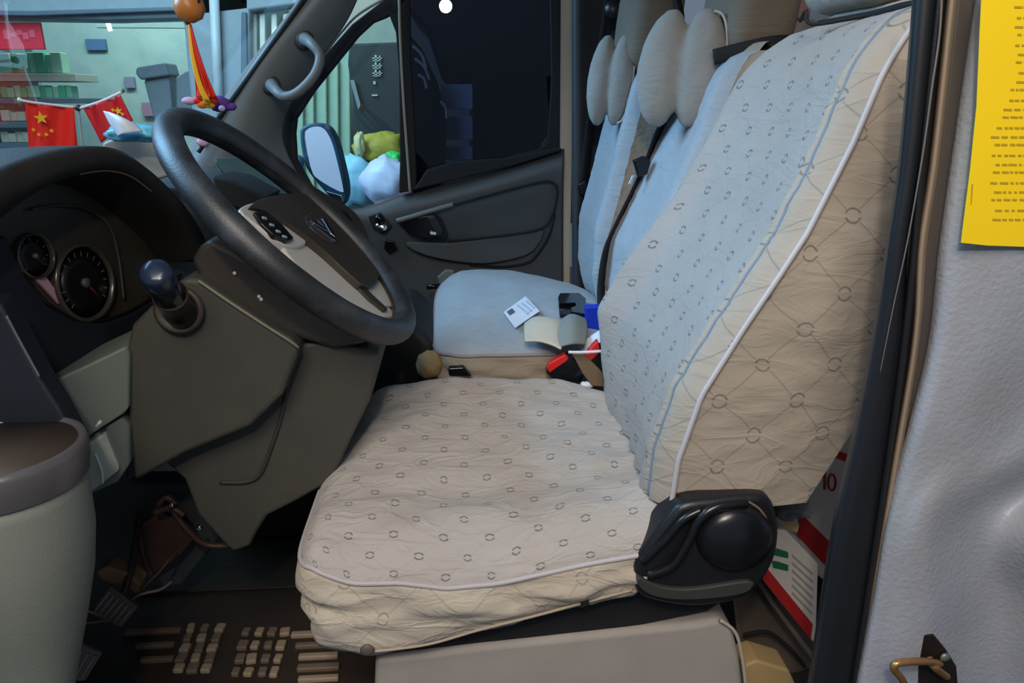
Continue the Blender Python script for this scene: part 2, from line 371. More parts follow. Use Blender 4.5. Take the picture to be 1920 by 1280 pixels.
# frame of the door glass, black, with the opening for both panes
pxprism('window_frame', [(529, 290), (524, 235), (540, 195), (600, 112), (660, 45), (725, -5), (780, -60), (820, -60), (742, 22), (725, 32), (700, 42), (672, 68), (640, 108), (590, 170), (556, 222), (553, 250), (556, 300), (585, 350), (650, 392), (655, 410), (560, 350)], 2.44, .03, BLKM, door, bev=.004)
tube('door_seal', pxc([(722, -4, 2.43), (670, 28, 2.43), (640, 60, 2.43), (605, 105, 2.43), (565, 160, 2.43), (535, 195, 2.43), (527, 230, 2.43), (529, 295, 2.43)]), .0045, mat('pale_seal', (150, 140, 126), .5, .1), door)
pxprism('window_divider', [(728, 24), (742, 22), (744, -60), (768, -60), (770, 100), (778, 250), (782, 357), (748, 362), (750, 300), (748, 130), (742, 60)], 2.44, .035, BLKM, door, bev=.004)
tube('divider_strip', pxc([(748, -40, 2.432), (750, 60, 2.432), (756, 180, 2.432), (763, 280, 2.432), (769, 362, 2.432)]), .0042, mat('pale_seal', (150, 140, 126), .5, .1), door)
pxprism('window_frame', [(1030, -60), (1052, -60), (1050, 283), (1020, 290), (900, 318), (780, 357), (778, 350), (880, 312), (1010, 280), (1026, 268), (1034, 150)], 2.44, .03, BLKM, door, bev=.004)
pxprism('speaker_pod', [(775, 357), (800, 318), (850, 303), (950, 296), (1050, 276), (1056, 282), (960, 312), (860, 336)], 2.42, .03, BLKM, door, bev=.006)
def pane(name, px, Y, m, parent=None):
    P = [B(a, b, Y) for a, b in px]; P = [Vector(q) for q in cr(P, 40, True)] if len(px) > 5 else P
    return prism(name, P, (0, .004, 0), m, parent, 0)
o = pane('window_2', [(735, 36), (700, 42), (640, 108), (590, 170), (556, 222), (552, 300), (640, 392), (660, 390), (748, 362), (752, 300), (750, 130)], 2.452, QGL); structure(o)
o = pane('window_3', [(760, -60), (1045, -60), (1045, 285), (775, 362)], 2.452, DGL); structure(o)
# vent and clip below the corner glass
v = root('mirror_switch', B(710, 430, 2.40), 'small black and chrome mirror adjuster on the door below the corner window', 'switch')
lathe('switch_knob', [(.012, 0), (.016, .012), (.012, .03), (.004, .034)], B(712, 412, 2.43), (0, -1, .4), BLKG, v, 16)
lathe('chrome_ring', [(.019, 0), (.021, .004), (.017, .008)], B(716, 424, 2.43), (0, -1, .4), CHR, v, 20)
pxprism('switch_base', [(690, 405), (712, 398), (735, 425), (722, 440), (700, 430)], 2.425, .015, BLK, v, bev=.004)
pxprism('lower_switch', [(722, 450), (738, 452), (746, 466), (730, 476), (720, 466)], 2.425, .015, BLKG, v, bev=.003)
# grab handle
g = root('grab_handle', B(545, 130, 2.22), 'grey curved grab handle on the far windscreen pillar', 'handle')
tube('handle_bar', pxc([(572, 74, 2.27), (584, 82, 2.20), (600, 105, 2.18), (590, 140, 2.17), (560, 172, 2.17), (535, 181, 2.18), (520, 172, 2.20), (510, 160, 2.27)]), lambda t: .013+.006*abs(2*t-1)**3, GREYL, g, 14, samples=40)
for a, b in ((571, 76), (508, 160)):
    lathe('mount_cup', [(.026, 0), (.028, .006), (.020, .014), (.008, .016)], B(a, b, 2.285), (.1, -1, 0), mat('dark_cup', (58, 56, 56), .5), g, 20)
# ================================================================ OUTSIDE
structure(box('ground', (-1, 6, -.74), (14, 16, .08), mat('asphalt', (66, 68, 70), .9, .2, bump=.4), bev=0))
fac = mat('blue_grey_facade', (128, 150, 164), .6, .12)
WL = 6.0
sh = root('shop_building', (-2.4, WL, -.7), 'blue-grey shop front with lit windows across the street', 'building')
inner = mat('shop_inner_wall', (160, 186, 182), .7, .12, 3, dirt_sheen=(92, 136, 150), dirt_sheen_amt=.5, dscale=1.6)
box('back_wall', (-5.3, 8.4, 1.1), (13.4, .1, 3.8), inner, sh, bev=0)
pxprism('header_beam', [(-400, -200), (1100, -200), (1100, -20), (560, -20), (560, 8), (455, 22), (350, 34), (200, 38), (60, 36), (-400, 30)], WL, .25, fac, sh, bev=.02)
pxprism('beam_ledge', [(-400, 14), (60, 20), (350, 12), (350, 20), (60, 30), (-400, 26)], WL-.06, .08, mat('dark_facade', (78, 100, 120), .6), sh, bev=.01)
pxprism('column', [(345, -40), (468, -40), (470, 600), (372, 600), (358, 200), (344, 42), (334, 34)], WL, .3, fac, sh, bev=.02)
tube('drain_pipe', [B(400, -40, WL-.05), B(412, 250, WL-.05)], .035, mat('pale_pipe', (176, 196, 206), .4), sh)
pxprism('door_frame', [(452, 22), (462, 22), (466, 250), (450, 250)], WL-.02, .1, mat('dark_facade', (78, 100, 120), .6), sh, bev=.01)
for x in (470, 486, 508, 530, 552, 570, 592, 612):
    pxprism('door_slat', [(x, 26), (x+11, 24), (x+13, 420), (x+2, 420)], WL+.1, .05, mat('pale_slat', (206, 216, 206), .5, .1), sh, bev=.01)
pxbox('lit_doorway', 466, 20, 660, 420, WL+.4, .05, mat('green_door', (158, 184, 168), .6, .1), sh)
pxbox('side_wall', 640, -30, 1150, 420, WL, .1, mat('pale_side_wall', (150, 158, 148), .8, .1), sh)
pxprism('pale_curtain', [(548, 190), (640, 60), (655, 60), (660, 420), (548, 420)], WL-.3, .05, mat('curtain', (150, 176, 162), .8, .1), sh)
for i, x in enumerate((560, 580, 604, 626, 648)):
    pxprism('curtain_fold', [(x, 120), (x+8, 110), (x+10, 420), (x+1, 420)], WL-.34, .04, mat('curtain_light', (160, 180, 160), .8, .1), sh, bev=.01)
pxbox('ceiling_glow', 180, 40, 345, 52, 7.2, .05, inner, sh)
o = tube('shop_fitting_tube', [B(201, 38, 6.8), B(207, 58, 6.8)], .018, emis('tube_white', (235, 250, 255), 1.6)); tag(o, 'short bright white lamp tube seen inside the shop window', 'lamp')
o = box('mirror_backdrop', (8.2, 5.5, 1.0), (.2, 7, 3.6), mat('pale_plaster', (196, 200, 214), .8, .1)); tag(o, 'added pale lilac wall that brightens the wing mirror, seen only there', 'wall')  # added unseen wall; its pale face brightens the mirror glass
# red banner
t = root('red_banner', B(38, 66, 6.1), 'red banner hung in the shop window at the photo left edge', 'banner')
pxbox('banner_cloth', -60, 42, 74, 92, 6.05, .03, mat('banner_red', (206, 40, 66), .6, .08), t)
for i in range(5):
    pxbox('letter_stroke', 8+i*12, 56+(i % 2)*5, 16+i*12, 74-(i % 3)*4, 6.045, .012, mat('banner_pink', (214, 88, 112), .6), t, bev=0)
# shelving with goods
s = root('shop_shelf', B(60, 250, 6.5), 'long shop shelf rack with green goods at photo left', 'shelf')
dk = mat('shelf_dark', (72, 92, 104), .6, .2)
for x0, y0, x1, y1 in ((-120, 138, 140, 152), (-120, 184, 150, 194), (-120, 228, 60, 240), (-120, 268, 60, 280), (-120, 300, 60, 312)):
    pxbox('shelf_board', x0, y0, x1, y1, 6.5, .4, mat('shelf_board', (168, 172, 160), .6) if y0 < 160 else dk, s)
pxbox('shelf_back', -120, 92, 60, 330, 6.95, .05, mat('shelf_back', (108, 138, 136), .7, .1), s)
greens = [mat('pale_green_pack', (140, 188, 160), .5, .1), mat('green_pack', (70, 160, 120), .5, .1), mat('mint_pack', (110, 180, 150), .5, .1)]
gi = 0; ORD = 'first second third fourth fifth sixth seventh eighth ninth tenth eleventh twelfth thirteenth'.split()
for row, (ya, yb, xs, xe, st) in enumerate(((98, 138, 2, 108, 16), (160, 184, 2, 128, 12), (206, 228, 2, 46, 15), (246, 268, 2, 46, 14), (284, 300, 2, 46, 14))):
    x = xs
    while x < xe:
        m = greens[gi % 3] if row < 2 else mat('pale_goods', (150, 158, 146), .6, .15)
        o = pxbox('packet', x+1, ya+random.randint(0, 4), x+st-2, yb-1, 6.55+.02*(gi % 2), .12, m, bev=.006)
        od = ORD[int((x-xs)/st)]
        tag(o, ['%s pale green packet from the left on the top shop shelf' % od, '%s green bottle pack from the left on the second shop shelf' % od, '%s pale packet from the left on the third shop shelf' % od, '%s pale packet from the left on the fourth shop shelf' % od, '%s pale packet from the left on the lowest shop shelf' % od][row], 'packet', ['packets on the top shop shelf', 'green packs on the second shop shelf', 'pale packets on the third shelf', 'pale packets on the fourth shelf', 'pale packets on the lowest shelf'][row])
        gi += 1; x += st
gb = mat('blue_grey_machine', (92, 112, 124), .5, .12)
t = root('shop_machine', B(290, 210, 6.4), 'tall blue-grey machine with a tilted head inside the shop', 'machine')
pxprism('machine_body', [(268, 150), (318, 140), (326, 230), (290, 232), (276, 180)], 6.4, .2, gb, t, bev=.02)
pxprism('machine_head', [(256, 124), (310, 116), (318, 142), (262, 150), (252, 136)], 6.35, .25, gb, t, bev=.02)
o = pxprism('grey_cabinet', [(328, 145), (352, 130), (368, 140), (372, 235), (330, 232)], 6.3, .25, gb, bev=.02); tag(o, 'blue-grey cabinet beside the window column inside the shop', 'cabinet')
o = pxbox('wall_picture', 162, 73, 196, 94, 8.3, .04, mat('picture_blue', (76, 110, 150), .6, .35, 3)); tag(o, 'small blue picture on the pale shop wall', 'picture')
o = pxbox('wall_notice', 234, 144, 250, 165, 8.3, .04, mat('notice_mauve', (128, 132, 156), .6)); tag(o, 'small mauve notice on the shop wall left of the machine', 'notice')
o = pxbox('pink_notice', 268, 192, 288, 218, 8.3, .04, mat('notice_pink', (156, 122, 150), .6)); tag(o, 'small pink notice low on the shop wall under the machine', 'notice')
# things beyond the corner window
t = root('black_sign', B(700, 250, 4.6), 'black upright sign board with white characters beyond the corner window', 'sign')
pxprism('board', [(655, 82), (775, 78), (775, 262), (668, 262), (660, 170), (652, 120)], 4.6, .06, mat('sign_black', (30, 36, 40), .5, .2), t, bev=.01)
wht = mat('sign_white', (176, 180, 176), .6)
for i, y in enumerate((108, 122, 136)):
    for a, b, c, d in ((698, y, 716, y+2.2), (703, y-5, 706, y+8), (711, y-4, 713, y+7), (699, y+5, 714, y+6.8)):
        pxbox('character_stroke', a, b, c, d, 4.585, .02, wht, t, bev=0)
pxbox('character_dot', 700, 152, 704, 158, 4.585, .02, wht, t, bev=0); pxbox('character_dot', 697, 177, 708, 180, 4.585, .02, wht, t, bev=0)
pxprism('grey_strut', [(656, 150), (664, 150), (676, 196), (672, 206)], 4.57, .02, mat('strut_grey', (126, 134, 134), .5), t, bev=0)
def blob(name, c, r, m, parent=None, amp=.12, seed=0, n=14, s=5):
    rows = []
    for i in range(n+1):
        th = math.pi*i/n; row = []
        for j in range(2*n):
            ph = math.pi*j/n; d = Vector((math.sin(th)*math.cos(ph), math.sin(th)*math.sin(ph), math.cos(th)))
            k = 1+amp*nz(d, 2.2, seed)+amp*.5*nz(d, s, seed+3)
            row.append(Vector(c)+Vector((d.x*r[0], d.y*r[1], d.z*r[2]))*k)
        rows.append(row)
    return gridmesh(name, rows, m, parent, closed=True, merge=True)
o = blob('woven_sack', B(716, 281, 4.3), (.155, .1, .095), mat('olive_sack', (168, 150, 50), .7, .3, 9, dirt_sheen=(96, 80, 34)), amp=.25, seed=2); tag(o, 'full yellow-olive sack standing behind the corner window', 'sack')
o = blob('green_bag', B(738, 296, 4.1), (.05, .05, .035), mat('bright_green', (40, 190, 90), .5, .2), amp=.3, seed=4); tag(o, 'bright green bag against the olive sack', 'bag')
o = blob('sack_tie', B(674, 272, 4.2), (.03, .03, .07), mat('cream_tie', (196, 186, 140), .7), amp=.3, seed=5); tag(o, 'cream twisted neck of a bag left of the olive sack', 'bag')
o = blob('white_bag', B(726, 342, 4.0), (.13, .1, .13), mat('white_plastic_bag', (205, 205, 232), .4, .1, 8, dirt_sheen=(190, 120, 170), dirt_sheen_amt=.2), amp=.22, seed=6); tag(o, 'white plastic bag with pink print, under the olive sack', 'bag')
o = blob('blue_bag', B(668, 340, 4.2), (.12, .1, .14), mat('pale_blue_bag', (140, 190, 214), .5, .25, 9), amp=.25, seed=8); tag(o, 'pale blue bag heap left of the white plastic bag', 'bag')
# vehicle shape added to make the view through the tinted window dark
t = root('made_up_van', B(900, 400, 4.4), 'added dark vehicle shape darkening the view beyond the tinted passenger window', 'vehicle')
dv = mat('dark_vehicle', (20, 22, 30), .4, .2)
pxprism('body', [(764, -120), (1120, -120), (1120, 420), (884, 420), (884, 150), (850, 168), (828, 150), (800, 60), (764, 20)], 4.4, .8, dv, t, bev=.03)
pxprism('open_door', [(764, 60), (790, 90), (818, 150), (836, 210), (836, 420), (764, 420)], 4.2, .15, dv, t, bev=.03)
for y0, y1 in ((158, 205), (218, 262), (275, 300)):
    pxbox('side_board', 828, y0, 886, y1, 4.3, .05, mat('blue_shutter', (215, 232, 250), .6, .1), t)
for k, (a, b, c, d) in enumerate(((774, 86, 800, 128), (778, 110, 806, 150), (784, 140, 800, 166), (826, 190, 838, 222))):
    tube('reflection_streak', [B(a, b, 4.15), B((a+c)/2+4, (b+d)/2-4, 4.15), B(c, d, 4.15)], .009, mat('rosy_reflection', (255, 222, 216), .4), t, 6)  # pinkish window reflections drawn as solid streaks
# exterior mirror
t = root('wing_mirror', B(610, 385, 2.72), 'blue-grey exterior mirror with rounded glass outside the corner window', 'mirror')
ol = [(562, 258), (566, 238), (590, 231), (615, 236), (632, 262), (645, 310), (653, 350), (650, 378), (636, 386), (600, 350), (572, 310)]
pxprism('mirror_housing', ol, 2.76, .07, mat('mirror_housing', (58, 84, 112), .4, .1), t, bev=.012, n=40, seg=3)
gl = [(572, 258), (576, 243), (592, 237), (608, 242), (622, 266), (634, 310), (643, 352), (640, 360), (600, 338), (584, 318)]
mn = Vector((.80, -.60, .05)).normalized(); mo = B(608, 300, 2.70)
prism('mirror_glass', [Vector(q) for q in cr([PL(a, b, mo, mn) for a, b in gl], 40, True)], -mn*.004, mat('mirror_glass', (225, 230, 245), .05, .02, metal=1), t, bev=0)
pxprism('lower_mirror_glass', [(612, 358), (640, 366), (644, 378), (634, 382), (618, 370)], 2.712, .006, mat('mirror_glass', (200, 210, 235), .06), t, bev=.002)
tube('mirror_arm', pxc([(560, 300, 2.78), (556, 330, 2.65), (560, 360, 2.52)]), .02, mat('mirror_housing', (58, 84, 112)), t)
# ================================================================ SEATS
def interp(T, x):
    if x <= T[0][0]: return T[0][1]
    for (a, b), (c, d) in zip(T, T[1:]):
        if x <= c: return b+(d-b)*(x-a)/(c-a)
    return T[-1][1]
def cushion(parent, x0, x1, y0, y1, seam, h, skirt, cl, sk, r=.10, wob=.004, welt=None, panel=None, seed=0, name='seat_cushion', e0=4.5, e1=4.5):
    """seam(x,y)->height of the seam line, h(u,v) crown height, skirt(x)->hem height"""
    N = 70; M_ = 70; rows = []; uvs = []
    cx, cy, ax, ay = (x0+x1)/2, (y0+y1)/2, (x1-x0)/2, (y1-y0)/2
    def plan(a, b):
        e = (e0+(e1-e0)*(b+1)/2)
        # square to rounded square
        q = (abs(a)**e+abs(b)**e)**(1/e); m_ = max(abs(a), abs(b))
        k = m_/q if q > 1e-6 else 1
        return cx+ax*a*k, cy+ay*b*k
    for i in range(N+1):
        a = -math.cos(math.pi*i/N) if True else 0
        a = math.copysign(abs(a)**1.0, a); row = []; ur = []
        for j in range(M_+1):
            b = -math.cos(math.pi*j/M_)
            x, y = plan(a, b); m_ = max(abs(a), abs(b)); pr = (abs(a)**6+abs(b)**6)**(1/6); pr = min(1, m_)
            z = seam(x, y)+h(a, b)*(max(0, 1-pr**5))**.5
            z += wob*(nz((x, y*1.7, seed), 22, seed)*.6+nz((x+y, y-x, 0), 9, seed))*(1-pr**8)
            dr_ = seam(x, y)+h(0, 0)+.012-z; row.append(Vector((x, y, z))); ur.append((x+(dr_ if a > 0 else -dr_)*abs(a)**6, y+(dr_ if b > 0 else -dr_)*abs(b)**4*.8))
        rows.append(row); uvs.append(ur)
    gridmesh(name, rows, cl, parent, uvs=uvs)
    # boundary loop
    K = 160; bd = []
    for k in range(K):
        t = 4*k/K; s_ = int(t); f = t-s_; f = -math.cos(math.pi*f)
        a, b = ((f, -1), (1, f), (-f, 1), (-1, -f))[s_]
        x, y = plan(a, b); bd.append(Vector((x, y, seam(x, y))))
    rows = []; uvs = []; per = 0
    U = [0]
    for k in range(K): U.append(U[-1]+(bd[(k+1) % K]-bd[k]).length)
    L = 14
    for l in range(L+1):
        f = l/L; row = []; ur = []
        for k in range(K+1):
            p = bd[k % K]; zb = skirt(p.x, p.y); z = p.z+(zb-p.z)*f
            n = Vector((p.x-cx, p.y-cy, 0)); n.x /= ax**2; n.y /= ay**2; n.normalize()
            off = .008*math.sin(math.pi*f)+.026*math.sin(math.pi*f)*nz((p.x*3.0, p.y*3.0, z*9), 4.0, seed+1)+.006*f*nz((p.x, p.y, z*2.2), 26, seed+2)-.012*f
            row.append(Vector((p.x, p.y, z))+n*off); ur.append((U[k], z))
        rows.append(row); uvs.append(ur)
    gridmesh('side_skirt', rows, sk, parent, uvs=uvs, solid=.002)
    if welt: tube('piping', [p+Vector((0, 0, .002)) for p in bd], .0042, welt, parent, 8, closed=True, samples=200)
def backrest(parent, prof, yn, yf, rear, z0, z1, cf, cs, welt, zshift=0, groove=True, seed=0, taper=.03, cap=.05, wel=True, bulge=None):
    """prof: (z, front x) list; rear: (z, rear x) list"""
    NT = 60
    def ends(t):
        z = z0+(z1-z0)*t; e = max(0, (t-.86)/.14)
        c = 1-math.sqrt(max(0, 1-e*e*.999))          # rounding in at the crown
        return z-cap*0, c
    sec = [(0, 0), (.035, -.020), (.07, -.032), (.082, -.026), (.10, -.034), (.16, -.030), (.5, -.014), (.84, -.030), (.90, -.034), (.95, -.022), (.985, .004), (1, .05)]
    W = yf-yn
    sm = cr([(a*W if (a > .12) else a*.5/.5*W, b) for a, b in sec], 44)
    front = []; fu = []; side = []; su = []; far = []; back = []; pipe = []; gr = []
    for i in range(NT+1):
        t = i/NT; z, c = ends(t); xf = interp(prof, z); xr = interp(rear, z)
        a = yn+taper*max(0, t-.5)*1.2; bb = yf-taper*t
        # crown pulls the shoulders in
        a2 = a+.05*c*W; b2 = bb-.22*c*W; xf2 = xf+(xr-xf)*.35*c; xr2 = xr-(xr-xf)*.35*c
        row = []; ur = []
        for q, (dy, dx) in enumerate(sm):
            y = a2+(b2-a2)*dy/W
            wv = .0022*(nz((y*1.5, z*3, 0), 16, seed)+.8*nz((y*4+z*2, z, 0), 12, seed+1))
            low = max(0, (z0+.2-z)/.2)
            if bulge: wv -= interp(bulge, z)*math.exp(-((dy/W-.93)/.09)**2)
            wv += .005*low*math.sin(y*95+z*22)*(1 if .1 < dy/W < .6 else .2)
            row.append(Vector((xf2+dx*(1-.4*c)+wv, y, z))); ur.append((y, z*1.1))
        front.append(row); fu.append(ur); pipe.append(Vector((xf2-.003, a2-.003, z)))
        g_ = min(row, key=lambda p: abs((p.y-a2)-.078*(b2-a2))); gr.append(g_+Vector((-.001, 0, 0)))
        row = []; ur = []
        for q in range(25):
            s = q/24; x = xf2+(xr2-xf2)*s
            wv = -.012*math.sin(math.pi*min(1, s))+.004*nz((x*1.4, z*3.2, 2), 13, seed+5)+.0045*nz((x*1.3+z*.5, z*2.4, 1), 7, seed+6)
            row.append(Vector((x, a2+wv*(.3+.7*math.sin(math.pi*s)), z))); ur.append((x, z))
        side.append(row); su.append(ur)
        far.append([front[-1][-1]+(Vector((xr2, b2, z))-front[-1][-1])*q/6 for q in range(7)])
        back.append([Vector((xr2+.02*math.sin(math.pi*q/10), a2+(b2-a2)*q/10, z)) for q in range(11)])
    if groove:
        q0 = next(q for q, (dy, dx) in enumerate(sm) if dy >= .041)
        gridmesh('front_bolster', [rw[:q0+1] for rw in front], cs, parent, uvs=[[(a+.3, b) for a, b in u[:q0+1]] for u in fu])
        gridmesh('backrest', [rw[q0:] for rw in front], cf, parent, uvs=[u[q0:] for u in fu])
        edge = [rw[-3]+Vector((-.002, .003, 0)) for rw in front[int(NT*.62):]]+[p+Vector((0, 0, .003)) for p in reversed(front[-1][4:-3:4])]
        tube('dark_edge_band', edge, .0055, BLKM, parent, 8, samples=70)
    else: gridmesh('backrest', front, cf, parent, uvs=fu)
    gridmesh('side_panel', side, cs, parent, uvs=su)
    gridmesh('far_side_panel', far, cs, parent); gridmesh('rear_panel', back, cs, parent)
    # crown closing the top
    n1 = front[-1]; top = []
    for q, p in enumerate(n1):
        f = q/(len(n1)-1); bq = Vector((back[-1][0].x, back[-1][0].y+(back[-1][-1].y-back[-1][0].y)*f, p.z))
        top.append([p+(bq-p)*s/6+Vector((0, 0, .018*math.sin(math.pi*s/6))) for s in range(7)])
    gridmesh('crown', top, cs, parent)
    if wel: tube('piping', pipe, .0042, welt, parent, 8, samples=90)
    if groove: tube('groove_shade', gr, .0022, GROOVE_SHADE, parent, 6, samples=90)  # blue-tinted shade of the fold drawn as a thin tube
# ---- driver seat
ds = root('driver_seat', (.05, 1.22, 0), 'driver seat in worn beige quilted cover with white piping, nearest the camera', 'seat')
def dseam(x, y):
    zn = interp([(-.30, .43), (-.23, .443), (-.17, .42), (-.1, .418), (-.03, .405), (.05, .41), (.18, .437), (.28, .452), (.42, .50)], x)
    zf = interp([(-.26, .44), (-.18, .482), (0, .497), (.2, .485), (.33, .45), (.42, .42)], x)
    return zn+(zf-zn)*max(0, min(1, (y-.965)/.5))
def dcrown(a, b):
    z = .058+.012*math.exp(-((b-.80)/.2)**2)+.004*math.exp(-((b+.72)/.2)**2)-.012*math.exp(-((b+.45)/.12)**2)*max(0, 1-abs(a)**4)
    z += -.012*math.exp(-(b/.6)**2-(a-.2)**2/.3)
    if a > .55: z += .03*(a-.55)
    return z
def dskirt(x, y):
    n = interp([(-.3, .30), (-.215, .292), (-.15, .283), (.02, .318), (.176, .357), (.26, .372), (.27, .40), (.4, .42)], x)
    return n if y < 1.1 else n+.02
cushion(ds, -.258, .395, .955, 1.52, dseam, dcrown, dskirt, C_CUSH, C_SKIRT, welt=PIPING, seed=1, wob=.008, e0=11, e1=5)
dprof = [(.45, .322), (.52, .312), (.596, .318), (.698, .345), (.80, .399), (.93, .474), (1.047, .524), (1.13, .552), (1.18, .572), (1.25, .60)]
drear = [(.45, .50), (.52, .522), (.64, .58), (.8, .62), (.93, .655), (1.05, .68), (1.25, .72)]
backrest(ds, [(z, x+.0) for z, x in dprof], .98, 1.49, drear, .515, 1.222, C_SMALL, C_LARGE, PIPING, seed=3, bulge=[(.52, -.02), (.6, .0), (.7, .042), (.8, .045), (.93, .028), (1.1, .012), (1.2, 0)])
# bottom closing of the cover (dark lining)
prism('cover_lining', [Vector((.33, .99, .520)), Vector((.515, .99, .520)), Vector((.515, 1.47, .520)), Vector((.33, 1.47, .520))], (0, 0, .006), BLKM, ds, 0)
# black rail frame
rail = [(640, 1232), (660, 1190), (900, 1150), (1090, 1110), (1190, 1050), (1270, 990), (1400, 1010), (1412, 1098), (1330, 1150), (1200, 1178), (1000, 1205), (800, 1226), (700, 1232)]
pxprism('seat_frame', rail, 1.0, .46, BLKM, ds, bev=.012, seg=3)
# recliner cover
rc = [(1190, 1066), (1205, 1035), (1258, 968), (1285, 946), (1350, 936), (1420, 930), (1448, 940), (1462, 985), (1458, 1040), (1440, 1080), (1412, 1112), (1380, 1130), (1300, 1140), (1230, 1130), (1196, 1112)]
rco = pxprism('recliner_cover', rc, .945, .06, BLK, ds, bev=.012, n=60, seg=4)
def dome(name, cx, cy, rx, ry, Y, hgt, m, parent, rot=0, n=10, pw=2):
    c = B(cx, cy, Y); e1 = B(cx+math.cos(rot)*100, cy+math.sin(rot)*100, Y)-c; e2 = B(cx-math.sin(rot)*100, cy+math.cos(rot)*100, Y)-c
    rows = [[c+e1*(rx/100*k/n*math.cos(2*math.pi*j/40))+e2*(ry/100*k/n*math.sin(2*math.pi*j/40))+Vector((0, -hgt*math.sqrt(max(0, 1-(k/n)**pw)), 0)) for j in range(40)] for k in range(n+1)]
    return gridmesh(name, rows, m, parent, closed=True, merge=True)
dome('pivot_dome', 1378, 1006, 74, 58, .943, .028, mat('recliner_gloss', (22, 23, 26), .26, .12), rco, rot=-.25)
tube('cover_ridge', pxc([(1205, 1052, .943), (1245, 1015, .938), (1280, 975, .937), (1315, 956, .938)]), .006, mat('recliner_gloss', (22, 23, 26)), rco)
tube('cover_ridge', pxc([(1215, 1078, .943), (1260, 1060, .936), (1290, 1015, .934), (1310, 975, .934), (1345, 950, .936), (1400, 942, .94)]), .0075, mat('recliner_gloss', (22, 23, 26)), rco)
tube('cover_highlight', pxc([(1395, 936, .943), (1425, 955, .939), (1441, 985, .939), (1440, 1020, .94)]), .0018, mat('thin_edge', (120, 100, 84), .5), rco)  # thin line painting the highlight along the cover's edge
pxprism('recliner_band', [(1196, 1082), (1240, 1100), (1300, 1104), (1408, 1090), (1400, 1112), (1330, 1124), (1250, 1124), (1205, 1108)], .938, .02, mat('band_grey', (56, 56, 54), .6, .1), rco, bev=.004, n=40)
# pedestal
P = pxc([(703, 1236, .99), (900, 1212, .99), (1150, 1186, .99), (1300, 1170, .99), (1352, 1160, .99), (1376, 1180, .99), (1388, 1230, .99), (1396, 1300, .99), (1400, 1430, .99), (697, 1430, .99)])
prism('pedestal', P, (0, .5, 0), PED, ds, bev=.012, seg=3)
tube('pedestal_welt', pxc([(1350, 1162, .985), (1378, 1184, .985), (1391, 1230, .985), (1399, 1300, .985), (1402, 1400, .985)]), .0028, mat('pale_welt', (178, 170, 160), .6), ds)
# buckle strap nib on skirt, popped button
tube('hem_cord', pxc([(690, 1222, .95), (800, 1208, .95), (900, 1180, .95), (1000, 1155, .955), (1100, 1128, .955), (1185, 1106, .955)]), .0022, mat('beige_cord', (176, 160, 138), .8), ds)
t = pxprism('elastic_tab', [(1088, 1120), (1100, 1112), (1106, 1134), (1090, 1140)], .945, .006, BLKM, ds, bev=.001)
lathe('snap_button', [(.009, 0), (.011, .003), (.008, .006), (.003, .007)], B(689, 1216, .948), (0, -1, 0), mat('old_snap', (96, 88, 78), .5), ds, 16)
# headrest just under the frame top
hr = [[Vector((.56+.16*i/9+.0*j, 1.08+.32*j/9, 1.0)) for j in range(10)] for i in range(10)]
def pillowbox(name, c, s, m, parent, e=4, seed=0, rot=0, nn_=18, wr=.004, taper=0):
    rows = []
    for i in range(nn_+1):
        th = -math.pi/2+math.pi*i/nn_
        row = []
        for j in range(2*nn_):
            ph = math.pi*j/nn_
            f = lambda v, p: math.copysign(abs(v)**p, v)
            p = 2/e
            x = f(math.cos(th), p)*f(math.cos(ph), p); y = f(math.cos(th), p)*f(math.sin(ph), p); z = f(math.sin(th), p)
            q = Vector((x*s[0]/2*(1-taper*z), y*s[1]/2*(1-taper*z), z*s[2]/2))
            q = q+q.normalized()*wr*nz(q, 14, seed) if q.length else q
            q = Matrix.Rotation(rot, 3, 'Y') @ q
            row.append(Vector(c)+q)
        rows.append(row)
    uvs = [[(p.x*.5+p.y, p.z) for p in r] for r in rows]
    return gridmesh(name, rows, m, parent, closed=True, merge=True, uvs=uvs)
pillowbox('headrest', (.665, 1.26, 1.335), (.13, .30, .20), C_LARGE, ds, seed=5, rot=.15)
tube('headrest_cord', pxc([(1500, 40, 1.27), (1512, 20, 1.25), (1520, 45, 1.24), (1600, 33, 1.2), (1690, 14, 1.15)]), .003, BLKM, ds)
for y in (1.20, 1.34): tube('headrest_post', [Vector((.65, y, 1.20)), Vector((.665, y, 1.27))], .006, CHR, ds)
# ---- passenger bench
pb = root('passenger_bench', (.2, 1.98, 0), 'two-place passenger bench in pale blue-grey covers behind the driver seat', 'seat')
def bseam(x, y):
    zn = interp([(-.1, .515), (-.03, .545), (.05, .555), (.25, .555), (.42, .53)], x); zf = interp([(-.1, .56), (.0, .582), (.15, .575), (.42, .515)], x)
    return zn+(zf-zn)*max(0, min(1, (y-1.6)/.7))
cushion(pb, -.075, .43, 1.585, 2.33, bseam, lambda a, b: .030+.006*b*b, lambda x, y: .44, C_BENCH, C_BSIDE, welt=mat('grey_welt', (150, 138, 134), .6), seed=11, wob=.004)
pxprism('bench_frame', [(835, 690), (1130, 700), (1130, 900), (850, 900)], 1.64, .66, BLKM, pb, bev=.01)
mprof = [(.5, .40), (.56, .385), (.648, .382), (.764, .40), (.875, .452), (1.042, .519), (1.2, .56), (1.35, .60)]
oprof = [(.45, .43), (.52, .415), (.57, .395), (.644, .382), (.764, .382), (.896, .414), (1.023, .442), (1.1, .46), (1.3, .50)]
backrest(pb, [(z, x+.02) for z, x in mprof], 1.565, 1.93, [(.4, .55), (1.0, .66), (1.3, .72)], .55, 1.20, C_BENCH, C_BSIDE, PIPING, groove=False, seed=21, wel=False)
